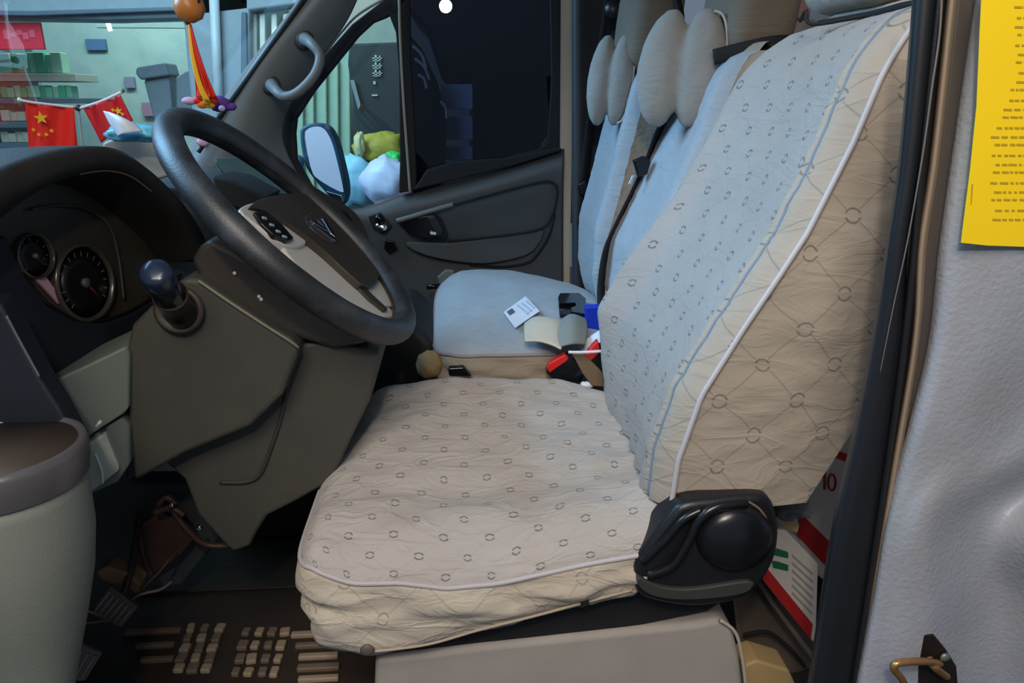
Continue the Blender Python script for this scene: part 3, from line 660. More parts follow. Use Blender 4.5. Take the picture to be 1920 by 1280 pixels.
backrest(pb, [(z, x+.02) for z, x in oprof], 1.985, 2.335, [(.4, .54), (1.0, .62), (1.3, .68)], .53, 1.22, C_BENCH, C_BSIDE, PIPING, groove=False, seed=31, wel=False)
ob = pillowbox('headrest', (.66, 1.78, 1.32), (.16, .27, .29), C_HEAD, pb, seed=7, rot=.12)
tube('strap', [Vector((.545, 1.66, 1.19)), Vector((.66, 1.63, 1.215)), Vector((.75, 1.64, 1.215))], .016, BLKM, ob, 8, flat=(.25, 1))
ob = pillowbox('headrest', (.525, 2.18, 1.30), (.15, .26, .26), C_HEAD, pb, seed=9, rot=.12)
tube('strap', [Vector((.47, 2.04, 1.165)), Vector((.55, 2.03, 1.18)), Vector((.60, 2.04, 1.18))], .013, BLKM, ob, 8, flat=(.25, 1))
# neck pillows
def neck(px, Y, w_, h_, rot, label, seed):
    """bone-shaped pillow: a pair of lens-shaped lobes meeting in a waist, notched above and below"""
    r = root('neck_pillow', B(px[0], px[1], Y), label, 'pillow', None)
    c = B(px[0], px[1], Y); ex = Vector((math.cos(rot), -math.sin(rot), 0)); en = Vector((-math.sin(rot), -math.cos(rot), 0)); ez = Vector((.10, 0, 1)).normalized()
    N, K = 28, 36; rows = []; uvs = []
    for i in range(N+1):
        u = -1+2*i/N; au = abs(u)
        hh = h_/2*interp([(0, .73), (.06, .77), (.16, .92), (.30, 1.0), (.5, .98), (.7, .84), (.85, .62), (.95, .38), (1, .1)], au)
        th_ = .036*math.sqrt(max(.02, 1-au**3))*(1-.10*math.exp(-(u/.2)**2))
        row = []; ur = []
        for j in range(K):
            a = 2*math.pi*j/K; s_, c_ = math.sin(a), math.cos(a)
            z = math.copysign(abs(s_)**.8, s_)*hh
            p = c+ex*(u*w_/2)+ez*z+en*(c_*th_*1.1+.012*au)
            p += en*.003*nz(p, 30, seed)
            row.append(p); ur.append((u*w_/2, z))
        rows.append(row); uvs.append(ur)
    gridmesh('pillow_body', rows, C_PILLOW, r, closed=True, caps=True, uvs=uvs)
    for sgn in (1,):
        pts = []
        for k in range(13):
            a = -math.pi/2+math.pi*k/12; pts.append(c+ex*(w_/2*(.56+.43*math.cos(a)**.8))+ez*(math.sin(a)*h_/2*.93)+en*.02)
        tube('pillow_piping', pts, .003, PIPING, r, 6)
    tube('pillow_strap', [c-en*.01+ex*w_*.4, c-en*.06+ex*(w_*.55), c-en*.12+ex*(w_*.6)], .011, BLKM, r, 8, flat=(.25, 1))
neck((1277, 130), 1.74, .19, .25, R(22), 'bone-shaped grey neck pillow in front of the middle headrest', 1)
neck((1146, 152), 2.13, .125, .235, R(22), 'bone-shaped grey neck pillow on the outer passenger seat, nearest the far door', 2)
# belts
t = root('seat_belt', B(1180, 430, 1.96), 'black seat belt running down between the two passenger backrests', 'belt')
def ribbon(name, pts, w_, m, parent, wd=(0, 1, 0), th=.0016, n=40):
    P_ = cr(pts, n); wd = Vector(wd).normalized()*w_/2
    rows = [[Vector(p)-wd, Vector(p)+wd] for p in P_]
    return gridmesh(name, rows, m, parent, solid=th)
webb = mat('belt_webbing', (26, 26, 32), .7, .2, bump=.4, bscale=600)
ribbon('webbing', pxc([(1262, 205, 1.83), (1238, 240, 1.86), (1215, 300, 1.88), (1190, 355, 1.88), (1158, 420, 1.88), (1137, 470, 1.87), (1127, 540, 1.85), (1130, 590, 1.8)]), .045, webb, t, (.6, .8, 0))
pxprism('belt_tongue', [(1188, 300), (1208, 292), (1222, 302), (1214, 328), (1196, 332)], 1.83, .02, BLKG, t, bev=.004)
pxprism('tongue_plate', [(1186, 328), (1192, 326), (1184, 346), (1178, 345)], 1.83, .004, CHR, t, bev=.001)
t = root('door_side_belt', B(1100, 200, 2.36), 'dark belt hanging beside the far door pillar', 'belt')
ribbon('webbing', pxc([(1150, -60, 2.30), (1135, 60, 2.32), (1112, 200, 2.36), (1096, 330, 2.37), (1090, 420, 2.37)]), .04, webb, t, (.8, .6, 0))
lathe('upper_guide', [(.02, 0), (.028, .01), (.028, .03), (.012, .04)], B(1148, 20, 2.32), (0, -1, 0), BLK, t, 18)
pxprism('belt_clip', [(1084, 345), (1098, 338), (1104, 352), (1096, 366), (1086, 364)], 2.34, .02, BLKG, t, bev=.004)
t = root('middle_belt', B(1416, 90, 1.7), 'dark belt strap hanging beside the middle headrest', 'belt')
ribbon('webbing', pxc([(1416, -70, 1.74), (1420, 0, 1.72), (1424, 60, 1.70), (1416, 110, 1.70)]), .03, webb, t, (.9, .4, 0))
t = root('rear_strap', B(1268, 20, 2.0), 'thin black strap between the two passenger headrests', 'strap')
ribbon('webbing', pxc([(1262, -70, 2.05), (1268, -10, 2.03), (1276, 30, 2.02), (1272, 60, 2.02)]), .022, webb, t, (1, .2, 0))
# ---- items on the bench
def topz(x, y): return bseam(x, y)+.034
def lay(px, py): # point on bench top below that pixel
    p = B(px, py, 1.9)
    for _ in range(12):
        q = BZ(px, py, topz(p.x, p.y)); p = q
    return p
def flatcard(name, px, h_, m, label=None, cat=None, parent=None, lift=.003):
    P_ = [lay(*q)+Vector((0, 0, lift)) for q in px]
    o = prism(name, P_, (0, 0, h_), m, parent, .0004, 1)
    if label: tag(o, label, cat)
    return o
t = root('business_card', lay(977, 592), 'white printed card lying askew on the passenger bench', 'card')
flatcard('card_sheet', [(944, 590), (985, 560), (1012, 588), (966, 620)], .0015, WHT, parent=t, lift=.006)
for i in range(3):
    flatcard('printed_line', [(968+i*8, 578-i*4), (972+i*8, 576-i*4), (992+i*6, 592-i*5), (988+i*6, 595-i*5)], .0004, mat('print_grey', (196, 204, 224), .7), parent=t, lift=.0078)
flatcard('printed_logo', [(950, 590), (960, 583), (966, 590), (956, 597)], .0004, mat('print_dark', (90, 100, 120), .7), parent=t, lift=.0078)
t = root('work_glove', lay(1030, 632), 'folded cream and grey cloth lying on the bench beside the buckles', 'cloth')
rows = [[lay(984, 616)+Vector((0, 0, .012)), lay(1005, 611)+Vector((0, 0, .022)), lay(1040, 613)+Vector((0, 0, .02)), lay(1062, 612)+Vector((0, 0, .008))],
        [lay(983, 630)+Vector((0, 0, .016)), lay(1008, 627)+Vector((0, 0, .030)), lay(1040, 628)+Vector((0, 0, .028)), lay(1060, 630)+Vector((0, 0, .012))],
        [lay(984, 644)+Vector((0, 0, .004)), lay(1010, 650)+Vector((0, 0, .012)), lay(1035, 655)+Vector((0, 0, .010)), lay(1052, 658)+Vector((0, 0, .004))]]
gridmesh('cream_fold', smoothgrid(rows, 14, 18), CREAM, t, solid=.004)
rows = [[lay(1042, 616)+Vector((0, 0, .010)), lay(1070, 606)+Vector((0, 0, .022)), lay(1098, 607)+Vector((0, 0, .012))],
        [lay(1040, 636)+Vector((0, 0, .018)), lay(1072, 630)+Vector((0, 0, .034)), lay(1100, 630)+Vector((0, 0, .02))],
        [lay(1048, 655)+Vector((0, 0, .006)), lay(1072, 656)+Vector((0, 0, .014)), lay(1096, 652)+Vector((0, 0, .008))]]
gridmesh('grey_fold', smoothgrid(rows, 14, 16), mat('grey_cloth', (140, 144, 138), .85, .1, bump=.3), t, solid=.004)
t = root('black_charger', lay(1075, 585), 'black plastic clip lying on the bench beside the blue box', 'clip')
flatcard('clip_body', [(1050, 562), (1086, 561), (1098, 572), (1098, 602), (1072, 598), (1070, 590), (1080, 586), (1078, 580), (1048, 582), (1046, 570)], .016, BLKG, parent=t)
flatcard('clip_prong', [(1048, 590), (1075, 592), (1098, 596), (1098, 602), (1050, 598)], .010, BLK, parent=t)
o = prism('blue_box', [B(1099, 576, 1.72), B(1140, 574, 1.72), B(1136, 634, 1.72), B(1100, 632, 1.72)], (0, .03, 0), BLUE, bev=.003); tag(o, 'bright blue box wedged between bench and driver backrest', 'box')
t = root('white_receipt', B(1105, 645, 1.55), 'crumpled white slip under the blue box', 'paper')
rows = [[B(1082, 650, 1.60), B(1100, 634, 1.60), B(1125, 618, 1.60)], [B(1090, 660, 1.57), B(1108, 648, 1.565), B(1128, 634, 1.57)], [B(1084, 666, 1.545), B(1105, 662, 1.545), B(1128, 650, 1.55)]]
gridmesh('slip', smoothgrid(rows, 8, 8), WHT, t, solid=.001)
def buckle(pts, btn, Y, label):
    r = root('belt_buckle', B(pts[0][0], pts[0][1]+30, Y), label, 'buckle')
    pxprism('buckle_body', pts, Y, .028, BLKG, r, bev=.004)
    pxprism('release_button', btn, Y-.004, .02, REDB, r, bev=.003)
    return r
buckle([(1024, 700), (1028, 686), (1064, 664), (1078, 672), (1098, 700), (1088, 718), (1040, 712)], [(1026, 690), (1030, 681), (1060, 664), (1067, 672), (1062, 678), (1030, 700)], 1.53, 'black buckle with red release button beside the bench, left of the pair')
buckle([(1092, 682), (1120, 654), (1140, 640), (1142, 700), (1118, 700)], [(1090, 676), (1112, 648), (1122, 638), (1126, 660), (1102, 684)], 1.50, 'black buckle with red release button tucked against the driver backrest')
t = root('buckle_strap', B(1110, 700, 1.48), 'tan strap end crossing between the two red-button buckles', 'strap')
pxprism('strap_body', [(1072, 662), (1096, 664), (1126, 694), (1140, 712), (1136, 726), (1110, 724), (1092, 700)], 1.49, .012, mat('tan_strap', (122, 102, 78), .7, .1), t, bev=.003)
tube('white_tie', pxc([(1066, 660, 1.47), (1095, 660, 1.47), (1130, 658, 1.47)]), .003, WHT, t)
o = blob('crumpled_wrapper', B(1100, 722, 1.50), (.013, .01, .008), WHT, amp=.4, seed=3); tag(o, 'small crumpled white wrapper below the tan strap', 'wrapper')
t = root('bench_front_clip', B(828, 525, 2.2), 'small grey hinge clip at the far front corner of the bench', 'clip')
pxprism('clip_plate', [(820, 520), (836, 506), (852, 508), (848, 530), (826, 540)], 2.30, .02, GREYL, t, bev=.003)
tube('clip_bar', pxc([(800, 538, 2.3), (825, 536, 2.3)]), .008, BLKG, t)
o = blob('beige_sponge', B(806, 684, 1.66), (.033, .03, .034), mat('beige_sponge', (150, 128, 88), .8, .15, bump=.5), amp=.15, seed=12); tag(o, 'round beige sponge at the front corner of the bench', 'sponge')
pxprism('bench_latch', [(840, 690), (870, 688), (885, 706), (842, 706)], 1.56, .02, BLKG, pb, bev=.004)
# ================================================================ STEERING WHEEL
wc = Vector((-.275, 1.285, .897)); tt = R(45.3)
wd = Vector((math.cos(tt), 0, -math.sin(tt))); wn = Vector((math.sin(tt), 0, math.cos(tt))); wy = Vector((0, 1, 0))
sw = root('steering_wheel', wc, 'large black leather steering wheel with silver spokes and badge', 'steering wheel')
RW, rW = .243, .0215
rows = []
for i in range(97):
    a = 2*math.pi*i/96; e = wd*math.cos(a)+wy*math.sin(a); row = []
    for j in range(18):
        b = 2*math.pi*j/18; k = rW*(1+.10*max(0, math.cos(4*a))*0+.02*nz((i*.4, j*.4, 0), 1.0))
        row.append(wc+e*(RW+k*math.cos(b))+wn*k*1.05*math.sin(b))
    rows.append(row)
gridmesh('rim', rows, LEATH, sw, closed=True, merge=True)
tube('rim_seam', [wc+(wd*math.cos(a)+wy*math.sin(a))*(RW-rW*.98) for a in [2*math.pi*i/48 for i in range(48)]], .0016, BLKM, sw, 6, closed=True, samples=96)
def onw(px, h=0): return [PL(a, b, wc+wn*h, wn) for a, b in px]
def wprism(name, px, h, th, m, parent, bev=.004, n=None, seg=3):
    P_ = onw(px, h)
    if n: P_ = [Vector(q) for q in cr(P_, n, True)]
    return prism(name, P_, -wn*th, m, parent, bev, seg)
# airbag cover: crowned pad
pad = [(470, 386), (500, 368), (560, 362), (620, 368), (668, 400), (690, 440), (700, 485), (712, 512), (704, 532), (682, 535), (650, 507), (605, 466), (550, 424), (500, 392)]
hub = wprism('airbag_cover', pad, .004, .02, mat('airbag_plastic', (54, 47, 38), .45, .12, bump=.25), sw, bev=.008, n=50, seg=5)
wprism('hub_back', [(500, 400), (600, 385), (660, 420), (690, 500), (640, 520), (560, 470)], -.03, .05, BLKM, sw, bev=.01)
# silver lower spokes
wprism('spoke', [(540, 440), (575, 446), (610, 468), (655, 510), (700, 552), (744, 590), (700, 592), (640, 560), (590, 530), (556, 496), (530, 460)], -.010, .012, SILV, sw, bev=.005, n=40)
wprism('spoke', [(680, 534), (706, 512), (742, 562), (744, 574), (716, 574), (694, 552)], -.006, .012, SILV, sw, bev=.004)
wprism('spoke_gap', [(600, 462), (640, 492), (670, 522), (700, 552), (728, 578), (722, 582), (694, 560), (655, 520), (615, 484)], -.004, .010, mat('airbag_plastic', (54, 47, 38)), sw, bev=.003)
# left spoke with keys
sp = wprism('key_spoke', [(450, 392), (480, 378), (506, 388), (560, 430), (575, 455), (552, 462), (520, 450), (478, 418)], -.004, .02, SILV, sw, bev=.004, n=40)
wprism('key_pad', [(478, 396), (494, 392), (530, 420), (552, 446), (540, 452), (516, 440), (490, 416)], .002, .010, BLKG, sp, bev=.003)
for a, b in ((492, 405), (506, 418), (518, 430), (530, 440)):
    wprism('key_mark', [(a, b), (a+7, b+2), (a+9, b+6), (a+3, b+4)], .0035, .003, mat('key_white', (170, 176, 182), .5), sp, bev=0)
wprism('key_spoke', [(600, 378), (640, 378), (672, 404), (660, 410), (630, 396)], .0, .02, BLKG, sw, bev=.004)
# far side key pad, right of the emblem
wprism('key_pad', [(628, 388), (650, 396), (662, 414), (650, 420), (636, 404)], .008, .01, BLKG, sw, bev=.003)
# badge: three slanting silver blades in an open triangle
em = wprism('badge_plate', [(574, 405), (600, 396), (632, 420), (634, 448), (618, 452), (584, 426)], .0065, .006, mat('badge_dark', (58, 50, 42), .4), sw, bev=.002, n=30)
for px in ([(582, 413), (588, 412), (612, 428), (611, 432)], [(586, 420), (592, 420), (628, 444), (630, 450), (624, 448)], [(604, 408), (609, 408), (630, 441), (628, 444), (620, 436)], [(597, 411), (601, 411), (612, 424), (608, 424)]):
    wprism('badge_blade', px, .009, .004, CHR, em, bev=.0005)
# ---- column and stalk
sc = root('steering_column', (-.45, 1.2, .7), 'grey and brown steering column shroud under the wheel', 'steering column')
def slab(name, px, Y, depth, m, parent, bev=.02, n=None, seg=4): return pxprism(name, px, Y, depth, m, parent, bev, n, seg)
slab('shroud_upper', [(355, 490), (372, 462), (395, 447), (440, 470), (520, 520), (600, 560), (668, 610), (690, 645), (625, 655), (545, 632), (500, 610), (430, 562), (372, 524)], 1.17, .2, BRWN, sc, bev=.012)
slab('shroud_lower', [(236, 652), (246, 610), (300, 556), (345, 520), (372, 522), (430, 562), (505, 612), (552, 638), (560, 660), (530, 740), (470, 800), (350, 850), (250, 905), (238, 800)], 1.14, .26, GREY, sc, bev=.02)
for a, b in ((490, 561), (486, 556), (440, 512)): lathe('screw', [(.0035, 0), (.0025, .002)], B(a, b, 1.168), (0, -1, 0), SILV, sc, 10)
tube('shroud_seam', pxc([(372, 526, 1.137), (430, 566, 1.136), (505, 615, 1.136), (545, 640, 1.136), (560, 652, 1.14)]), .0028, mat('seam_tan', (120, 112, 92), .5), sc, 6)
lathe('collar', [(.036, 0), (.038, .006), (.032, .012), (.026, .004)], B(338, 580, 1.137), (0, -1, .15), mat('collar_dark', (66, 56, 48), .5), sc, 28)
st = root('column_stalk', B(338, 585, 1.12), 'black barrel-shaped stalk with a dark blue shiny end cap', 'stalk')
a0, a1 = B(343, 590, 1.135), B(289, 508, 1.02); ax = (a1-a0); Lk = ax.length
lathe('stalk_barrel', [(.024, 0), (.0245, .02), (.021, .03), (.021, Lk*.42), (.0235, Lk*.45), (.0235, Lk*.5), (.021, Lk*.53), (.0205, Lk*.8)], a0, ax, BLKG, st, 28)
lathe('stalk_ring', [(.0242, Lk*.44), (.0252, Lk*.47), (.0242, Lk*.5)], a0, ax, mat('collar_dark', (66, 56, 48)), st, 28)
lathe('end_cap', [(.0215, Lk*.8), (.0215, Lk*.83), (.0205, Lk*.97), (.018, Lk*.995), (.006, Lk*1.0)], a0, ax, mat('blue_black_cap', (34, 44, 66), .22, .1), st, 28)
# ================================================================ DASHBOARD
da = root('dashboard', (-.7, 1.5, .5), 'dark dashboard with instrument binnacle and grey lower panels', 'dashboard')
lipB = pxc([(-120, 440, .88), (-60, 375, .93), (0, 326, .98), (60, 300, 1.03), (130, 281, 1.09), (200, 275, 1.16), (250, 291, 1.23), (300, 331, 1.30), (345, 385, 1.36), (378, 440, 1.40), (392, 490, 1.42)])
lipC = pxc([(-120, 520, .90), (-40, 445, .95), (20, 392, 1.0), (90, 348, 1.05), (150, 326, 1.11), (200, 320, 1.17), (245, 331, 1.23), (285, 360, 1.28), (325, 400, 1.33), (352, 440, 1.37), (372, 485, 1.40)])
outer = [p+Vector((-.36, .0, -.05)) for p in lipB]; mid = [p+Vector((-.16, 0, -.006)) for p in lipB]
inner_ = [p+Vector((-.10, 0, -.016)) for p in lipC]
lipM = [(a+b)/2+Vector((.008, 0, .0)) for a, b in zip(lipB, lipC)]
strip('binnacle_hood', [outer, mid, lipB, lipM, lipC, inner_], 50, mat('binnacle_brown_black', (36, 32, 28), .6, .2, bump=.2), da, sub=4)
tube('hood_edge_line', [lipC[4], lipC[5], lipC[6], lipC[7]], .0014, mat('thin_edge', (120, 100, 84), .5), da, 6)
# instrument face plane
q1, q2, q3 = B(0, 420, 1.02)+Vector((-.06, 0, 0)), B(360, 480, 1.40)+Vector((-.06, 0, 0)), B(150, 600, 1.16)+Vector((-.02, 0, 0))
fn = (q2-q1).cross(q3-q1).normalized()
if fn.dot(CAMPOS-q1) < 0: fn = -fn
def onf(px, h=0): return [PL(a, b, q1+fn*h, fn) for a, b in px]
fp = prism('instrument_face', onf([(-130, 470), (-40, 420), (20, 380), (90, 340), (150, 318), (200, 312), (250, 325), (290, 355), (330, 400), (360, 440), (380, 490), (340, 540), (240, 612), (150, 640), (60, 600), (-130, 600)]), -fn*.02, mat('instrument_black', (62, 54, 44), .42, .2), da, 0)
def fr_(c, r, h):  # ring points around pixel centre on the instrument plane, true circle
    o_ = PL(c[0], c[1], q1+fn*h, fn); u_ = fn.cross(Vector((0, 0, 1))).normalized(); v_ = fn.cross(u_)
    return o_, u_, v_
def gauge(c, r, label):
    o_, u_, v_ = fr_(c, r, .004)
    g_ = lathe('gauge', [(r*.98, -.004), (r, .006), (r*1.06, .010), (r*1.10, .004), (r*1.12, -.004)], o_, fn, mat('gauge_rim', (92, 84, 76), .25, .1, metal=.5), fp, 36, caps=False)
    lathe('gauge_dial', [(r*.98, -.001), (.001, -.0005)], o_, fn, mat('dial_black', (14, 14, 16), .4), g_, 36) if False else None
    # sub-parts are limited to one more level: dial, ticks and needle are siblings under the face
    return o_, u_, v_
INS = fp
for c, r, nt_ in (((62, 480), .031, 9), ((157, 530), .058, 16)):
    o_, u_, v_ = fr_(c, r, .004)
    lathe('gauge_rim', [(r*.96, .001), (r*.98, .007), (r*1.04, .009), (r*1.09, .003), (r*1.10, -.003)], o_, fn, mat('gauge_rim', (92, 84, 76), .25, .1, metal=.5), INS, 36, caps=False)
    lathe('gauge_dial', [(r*.97, 0), (r*.5, .0005), (.001, .0005)], o_, fn, mat('dial_black', (14, 14, 16), .4), INS, 36)
    V = []; Fc = []
    for k in range(nt_):
        a = R(-220+260*k/(nt_-1)); e = u_*math.cos(a)+v_*math.sin(a); s_ = fn.cross(e)
        for q in (e*r*.72-s_*r*.018, e*r*.72+s_*r*.018, e*r*.86+s_*r*.018, e*r*.86-s_*r*.018): V.append(o_+fn*.0015+q)
        Fc.append(tuple(range(4*k, 4*k+4)))
    mesh('gauge_ticks', V, Fc, mat('tick_white', (104, 104, 100), .5), INS, smooth=False)
    e = (u_*-.6+v_*.8)
    tube('needle', [o_+fn*.004, o_+fn*.004+e*r*.7], r*.03, mat('needle_red', (110, 34, 24), .5), INS, 6)
    lathe('needle_hub', [(r*.14, 0), (r*.13, .006), (r*.04, .007)], o_+fn*.001, fn, mat('hub_grey', (92, 90, 88), .4), INS, 16)
tube('cluster_divider', [p for p in onf([(60, 392), (110, 385), (165, 392), (205, 425), (222, 480), (232, 560)], .008)], .0022, mat('thin_edge2', (74, 64, 54), .4), INS, 8)
prism('warning_strip', onf([(66, 522), (86, 518), (124, 572), (112, 570), (84, 540)], .006), -fn*.004, mat('pink_strip', (208, 160, 176), .4), INS, 0)
tube('cluster_lip', onf([(40, 505), (80, 560), (130, 594), (185, 602), (240, 585), (290, 555), (340, 515)], .006), .003, BLKG, INS, 8)
# navy panel under the instruments
pn = [B(-120, 440, 1.0)+Vector((0, 0, 0)), ]
prism('lower_binnacle_panel', onf([(-160, 520), (10, 440), (50, 520), (90, 572), (140, 600), (190, 606), (240, 592), (300, 556), (345, 520), (300, 600), (240, 655), (160, 690), (78, 722), (40, 760), (-160, 760)], .010), -fn*.03, NAVY, da, .004)
# grey lower dash panels
prism('fuse_panel', [B(78, 722, 1.06), B(150, 690, 1.09), B(238, 648, 1.13), B(244, 664, 1.13), B(242, 765, 1.13), B(232, 776, 1.12), B(156, 826, 1.08), B(120, 790, 1.06)], (-.02, .12, 0), GREYG, da, .005)
prism('lower_fuse_panel', [B(150, 830, 1.085), B(230, 780, 1.13), B(244, 800, 1.13), B(244, 870, 1.12), B(220, 905, 1.10), B(166, 930, 1.09), B(130, 900, 1.08)], (-.02, .12, 0), mat('grey_green_dark', (96, 104, 98), .6, .1, bump=.15), da, .005)
swp = prism('switch_plate', [B(154, 838, 1.075), B(198, 812, 1.10), B(224, 876, 1.10), B(222, 884, 1.10), B(168, 926, 1.08), B(162, 880, 1.075)], (-.01, .03, 0), mat('switch_pale', (176, 182, 166), .5, .1), da, .004)
tube('switch_line', [B(178, 850, 1.078), B(190, 880, 1.08), B(192, 906, 1.08)], .002, WHT, swp, 6)
tube('panel_clip', [B(180, 800, 1.07), B(190, 788, 1.075)], .003, SILV, da, 6)
# grey panels beside the column down to the footwell
slab('knee_panel', [(230, 770), (330, 700), (545, 648), (600, 640), (700, 655), (712, 668), (694, 750), (655, 830), (622, 902), (560, 938), (500, 968), (480, 1000), (468, 1026), (436, 1036), (410, 1010), (370, 965), (345, 900), (300, 860), (235, 905)], 1.19, .34, GREY, da, bev=.03, seg=5)
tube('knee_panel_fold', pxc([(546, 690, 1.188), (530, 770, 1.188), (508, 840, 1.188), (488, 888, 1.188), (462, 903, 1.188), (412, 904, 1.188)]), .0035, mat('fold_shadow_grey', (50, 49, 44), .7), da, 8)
slab('dash_side_panel', [(235, 640), (244, 905), (350, 905), (420, 1000), (340, 1100), (150, 1120), (150, 930)], 1.42, .06, mat('footwell_grey', (58, 64, 64), .7, .12), da, bev=.01)
slab('under_dash', [(440, 980), (640, 880), (760, 700), (900, 700), (900, 900), (640, 1010), (460, 1040)], 1.75, .5, BLKM, da, bev=.01)
slab('centre_console', [(690, 610), (760, 600), (810, 640), (830, 700), (800, 760), (690, 760), (660, 660)], 1.72, .35, mat('console_black', (30, 31, 32), .7, .15), da, bev=.02)
# dash top
dt = []
for y in (1.0, 1.2, 1.45, 1.62, 1.75, 1.95, 2.15, 2.36):
    k = max(0, min(1, (1.62-y)/.17))*.26; hgt = -.01-.25*k
    dt.append([Vector((-1.12, y, .80)), Vector((-1.05, y, .88-.2*k)), Vector((-.72-k, y, .93+hgt)), Vector((-.58-k, y, .92+hgt)), Vector((-.53-k, y, .87)), Vector((-.52-k, y, .60)), Vector((-.62-k, y, .35))])
gridmesh('dash_top', smoothgrid(dt, 30, 40), mat('dash_charcoal', (46, 48, 50), .5, .15, bump=.25), da)
prism('dash_tray', [B(404, 306, 1.72), B(470, 300, 1.92), B(540, 364, 1.92), B(440, 368, 1.72)], (0, 0, .012), mat('tray_teal_reflection', (96, 128, 128), .22, .1), da, .004)  # teal reflection on the lid put into its colour
tube('tray_edge', [B(438, 345, 1.62), B(470, 358, 1.66), B(492, 370, 1.68)], .004, mat('tray_edge', (140, 122, 108), .4), da)
prism('vent_block', [B(396, 330, 1.56), B(440, 340, 1.56), B(500, 372, 1.56), B(470, 400, 1.56), B(410, 380, 1.56)], (0, .14, 0), BLKM, da, .006)
# near end of the dash: cup holder on a tapering grey column
cu = root('door_side_cup_holder', B(-10, 1000, .85), 'round cup holder with dark rim on a grey tapering dash end', 'cup holder')
cc = B(-10, 842, .85)
k_ = .85/1400*1.06
lathe('holder_rim', [(.094, -.042), (.0975, -.024), (.0985, -.006), (.096, .003), (.091, .004), (.087, .0), (.0865, -.01)], cc, (0, 0, 1), mat('rim_brown_grey', (84, 82, 84), .32, .1), cu, 56, caps=False)
lathe('holder_well', [(.0875, .0), (.086, -.03), (.088, -.07), (.0, -.072)], cc, (0, 0, 1), mat('well_brown', (66, 56, 48), .5, .15), cu, 48)
rows = []
for h_, r_ in ((-.035, .0905), (-.06, .091), (-.12, .089), (-.18, .079), (-.24, .063), (-.31, .042), (-.38, .022), (-.44, .01)):
    rows.append([cc+Vector((math.cos(2*math.pi*j/48)*r_-(.24 if math.cos(2*math.pi*j/48) < -.05 else 0), math.sin(2*math.pi*j/48)*max(r_, .05 if math.cos(2*math.pi*j/48) < -.05 else 0), h_)) for j in range(48)])
gridmesh('grey_column', rows, mat('column_grey', (126, 130, 120), .6, .08, bump=.2), cu, closed=True, caps=True)
prism('holder_arm', [B(-260, 600, .93), B(-60, 560, .93), B(0, 566, .93), B(30, 622, .93), B(75, 708, .93), B(112, 766, .93), B(150, 836, .93), B(146, 900, .93), B(-60, 900, .93), B(-260, 900, .93)], (-.01, .05, .0), NAVY, cu, .006)
tube('arm_edge', [B(12, 592, .926), B(42, 648, .926), B(74, 706, .926)], .0016, mat('arm_edge', (92, 96, 100), .4), cu, 6)
# ================================================================ ON THE DASHBOARD
def starpts(c, r, u_, v_, rot=0):
    return [c+(u_*math.cos(R(90+36*i+rot))+v_*math.sin(R(90+36*i+rot)))*(r if i % 2 == 0 else r*.4) for i in range(10)]
FY = 1.5
fl = root('table_flag', B(155, 300, FY), 'small red flag with yellow stars, the flat left one of the pair', 'flag')
def cloth_flag(par, tl, tr, br, bl, m, amp=.004, name='flag_cloth'):
    rows = []
    for i in range(15):
        s = i/14; a = tl.lerp(bl, s); b = tr.lerp(br, s)
        rows.append([a.lerp(b, j/20)+Vector((0, amp*math.sin(j*.55+s*1.5), 0)) for j in range(21)])
    return gridmesh(name, rows, m, par, solid=.0008), rows
tl, tr, br, bl = B(47, 190, FY), B(141, 201, FY+.02), B(146, 278, FY+.02), B(53, 298, FY)
f_, rws = cloth_flag(fl, tl, tr, br, bl, RED)
u_ = (tr-tl).normalized(); v_ = (tl-bl).normalized()
prism('large_star', starpts(B(77, 221, FY-.007), .0125, u_, v_, 10), (0, -.0008, 0), FYEL, fl, 0)
for a, b in ((63, 243), (73, 252), (87, 252), (97, 245)): prism('small_star', starpts(B(a, b, FY-.008), .0042, u_, v_, 20), (0, -.0008, 0), FYEL, fl, 0)
tube('flag_rod', [B(37, 187, FY), B(60, 192, FY), B(145, 202, FY+.02)], .0024, mat('pink_white_rod', (230, 206, 210), .4), fl, 8)
blob('rod_tip', B(37, 187, FY), (.004, .004, .004), WHT, fl, 0, n=6)
fl2 = root('table_flag', B(160, 300, FY), 'small crimson flag tilted up to the right, partly behind white paper', 'flag')
tl, tr, br, bl = B(156, 203, FY), B(228, 178, FY), B(250, 226, FY), B(188, 268, FY)
cloth_flag(fl2, tl, tr, br, bl, REDD)
u_ = (tr-tl).normalized(); v_ = (tl-bl).normalized()
prism('yellow_emblem', starpts(B(222, 208, FY-.008), .008, u_, v_, -10), (0, -.0008, 0), FYEL, fl2, 0)
for a, b in ((212, 206), (230, 214)): prism('yellow_mark', starpts(B(a, b, FY-.008), .004, u_, v_), (0, -.0008, 0), FYEL, fl2, 0)
tube('flag_rod', [B(150, 203, FY), B(190, 190, FY), B(230, 172, FY)], .0026, mat('pink_white_rod', (230, 206, 210)), fl2, 8)
blob('rod_tip', B(230, 170, FY), (.004, .004, .004), mat('green_tip', (90, 130, 110), .4), fl2, 0, n=6)
fs = root('flag_stand', B(150, 330, FY), 'thin clear stand holding the two small flags', 'stand')
tube('stand_pole', [B(147, 202, FY+.005), B(152, 250, FY+.005), B(160, 330, FY+.005)], .0022, mat('clear_grey', (150, 165, 168), .2), fs, 8)
lathe('stand_clip', [(.006, 0), (.005, .006)], B(147, 202, FY+.004), (0, -1, 0), mat('clip_dark', (50, 56, 56), .4), fs, 12)
lathe('stand_base', [(.03, 0), (.028, .006), (.006, .01)], B(161, 340, FY+.005)-Vector((0, 0, .01)), (0, 0, 1), BLK, fs, 20)
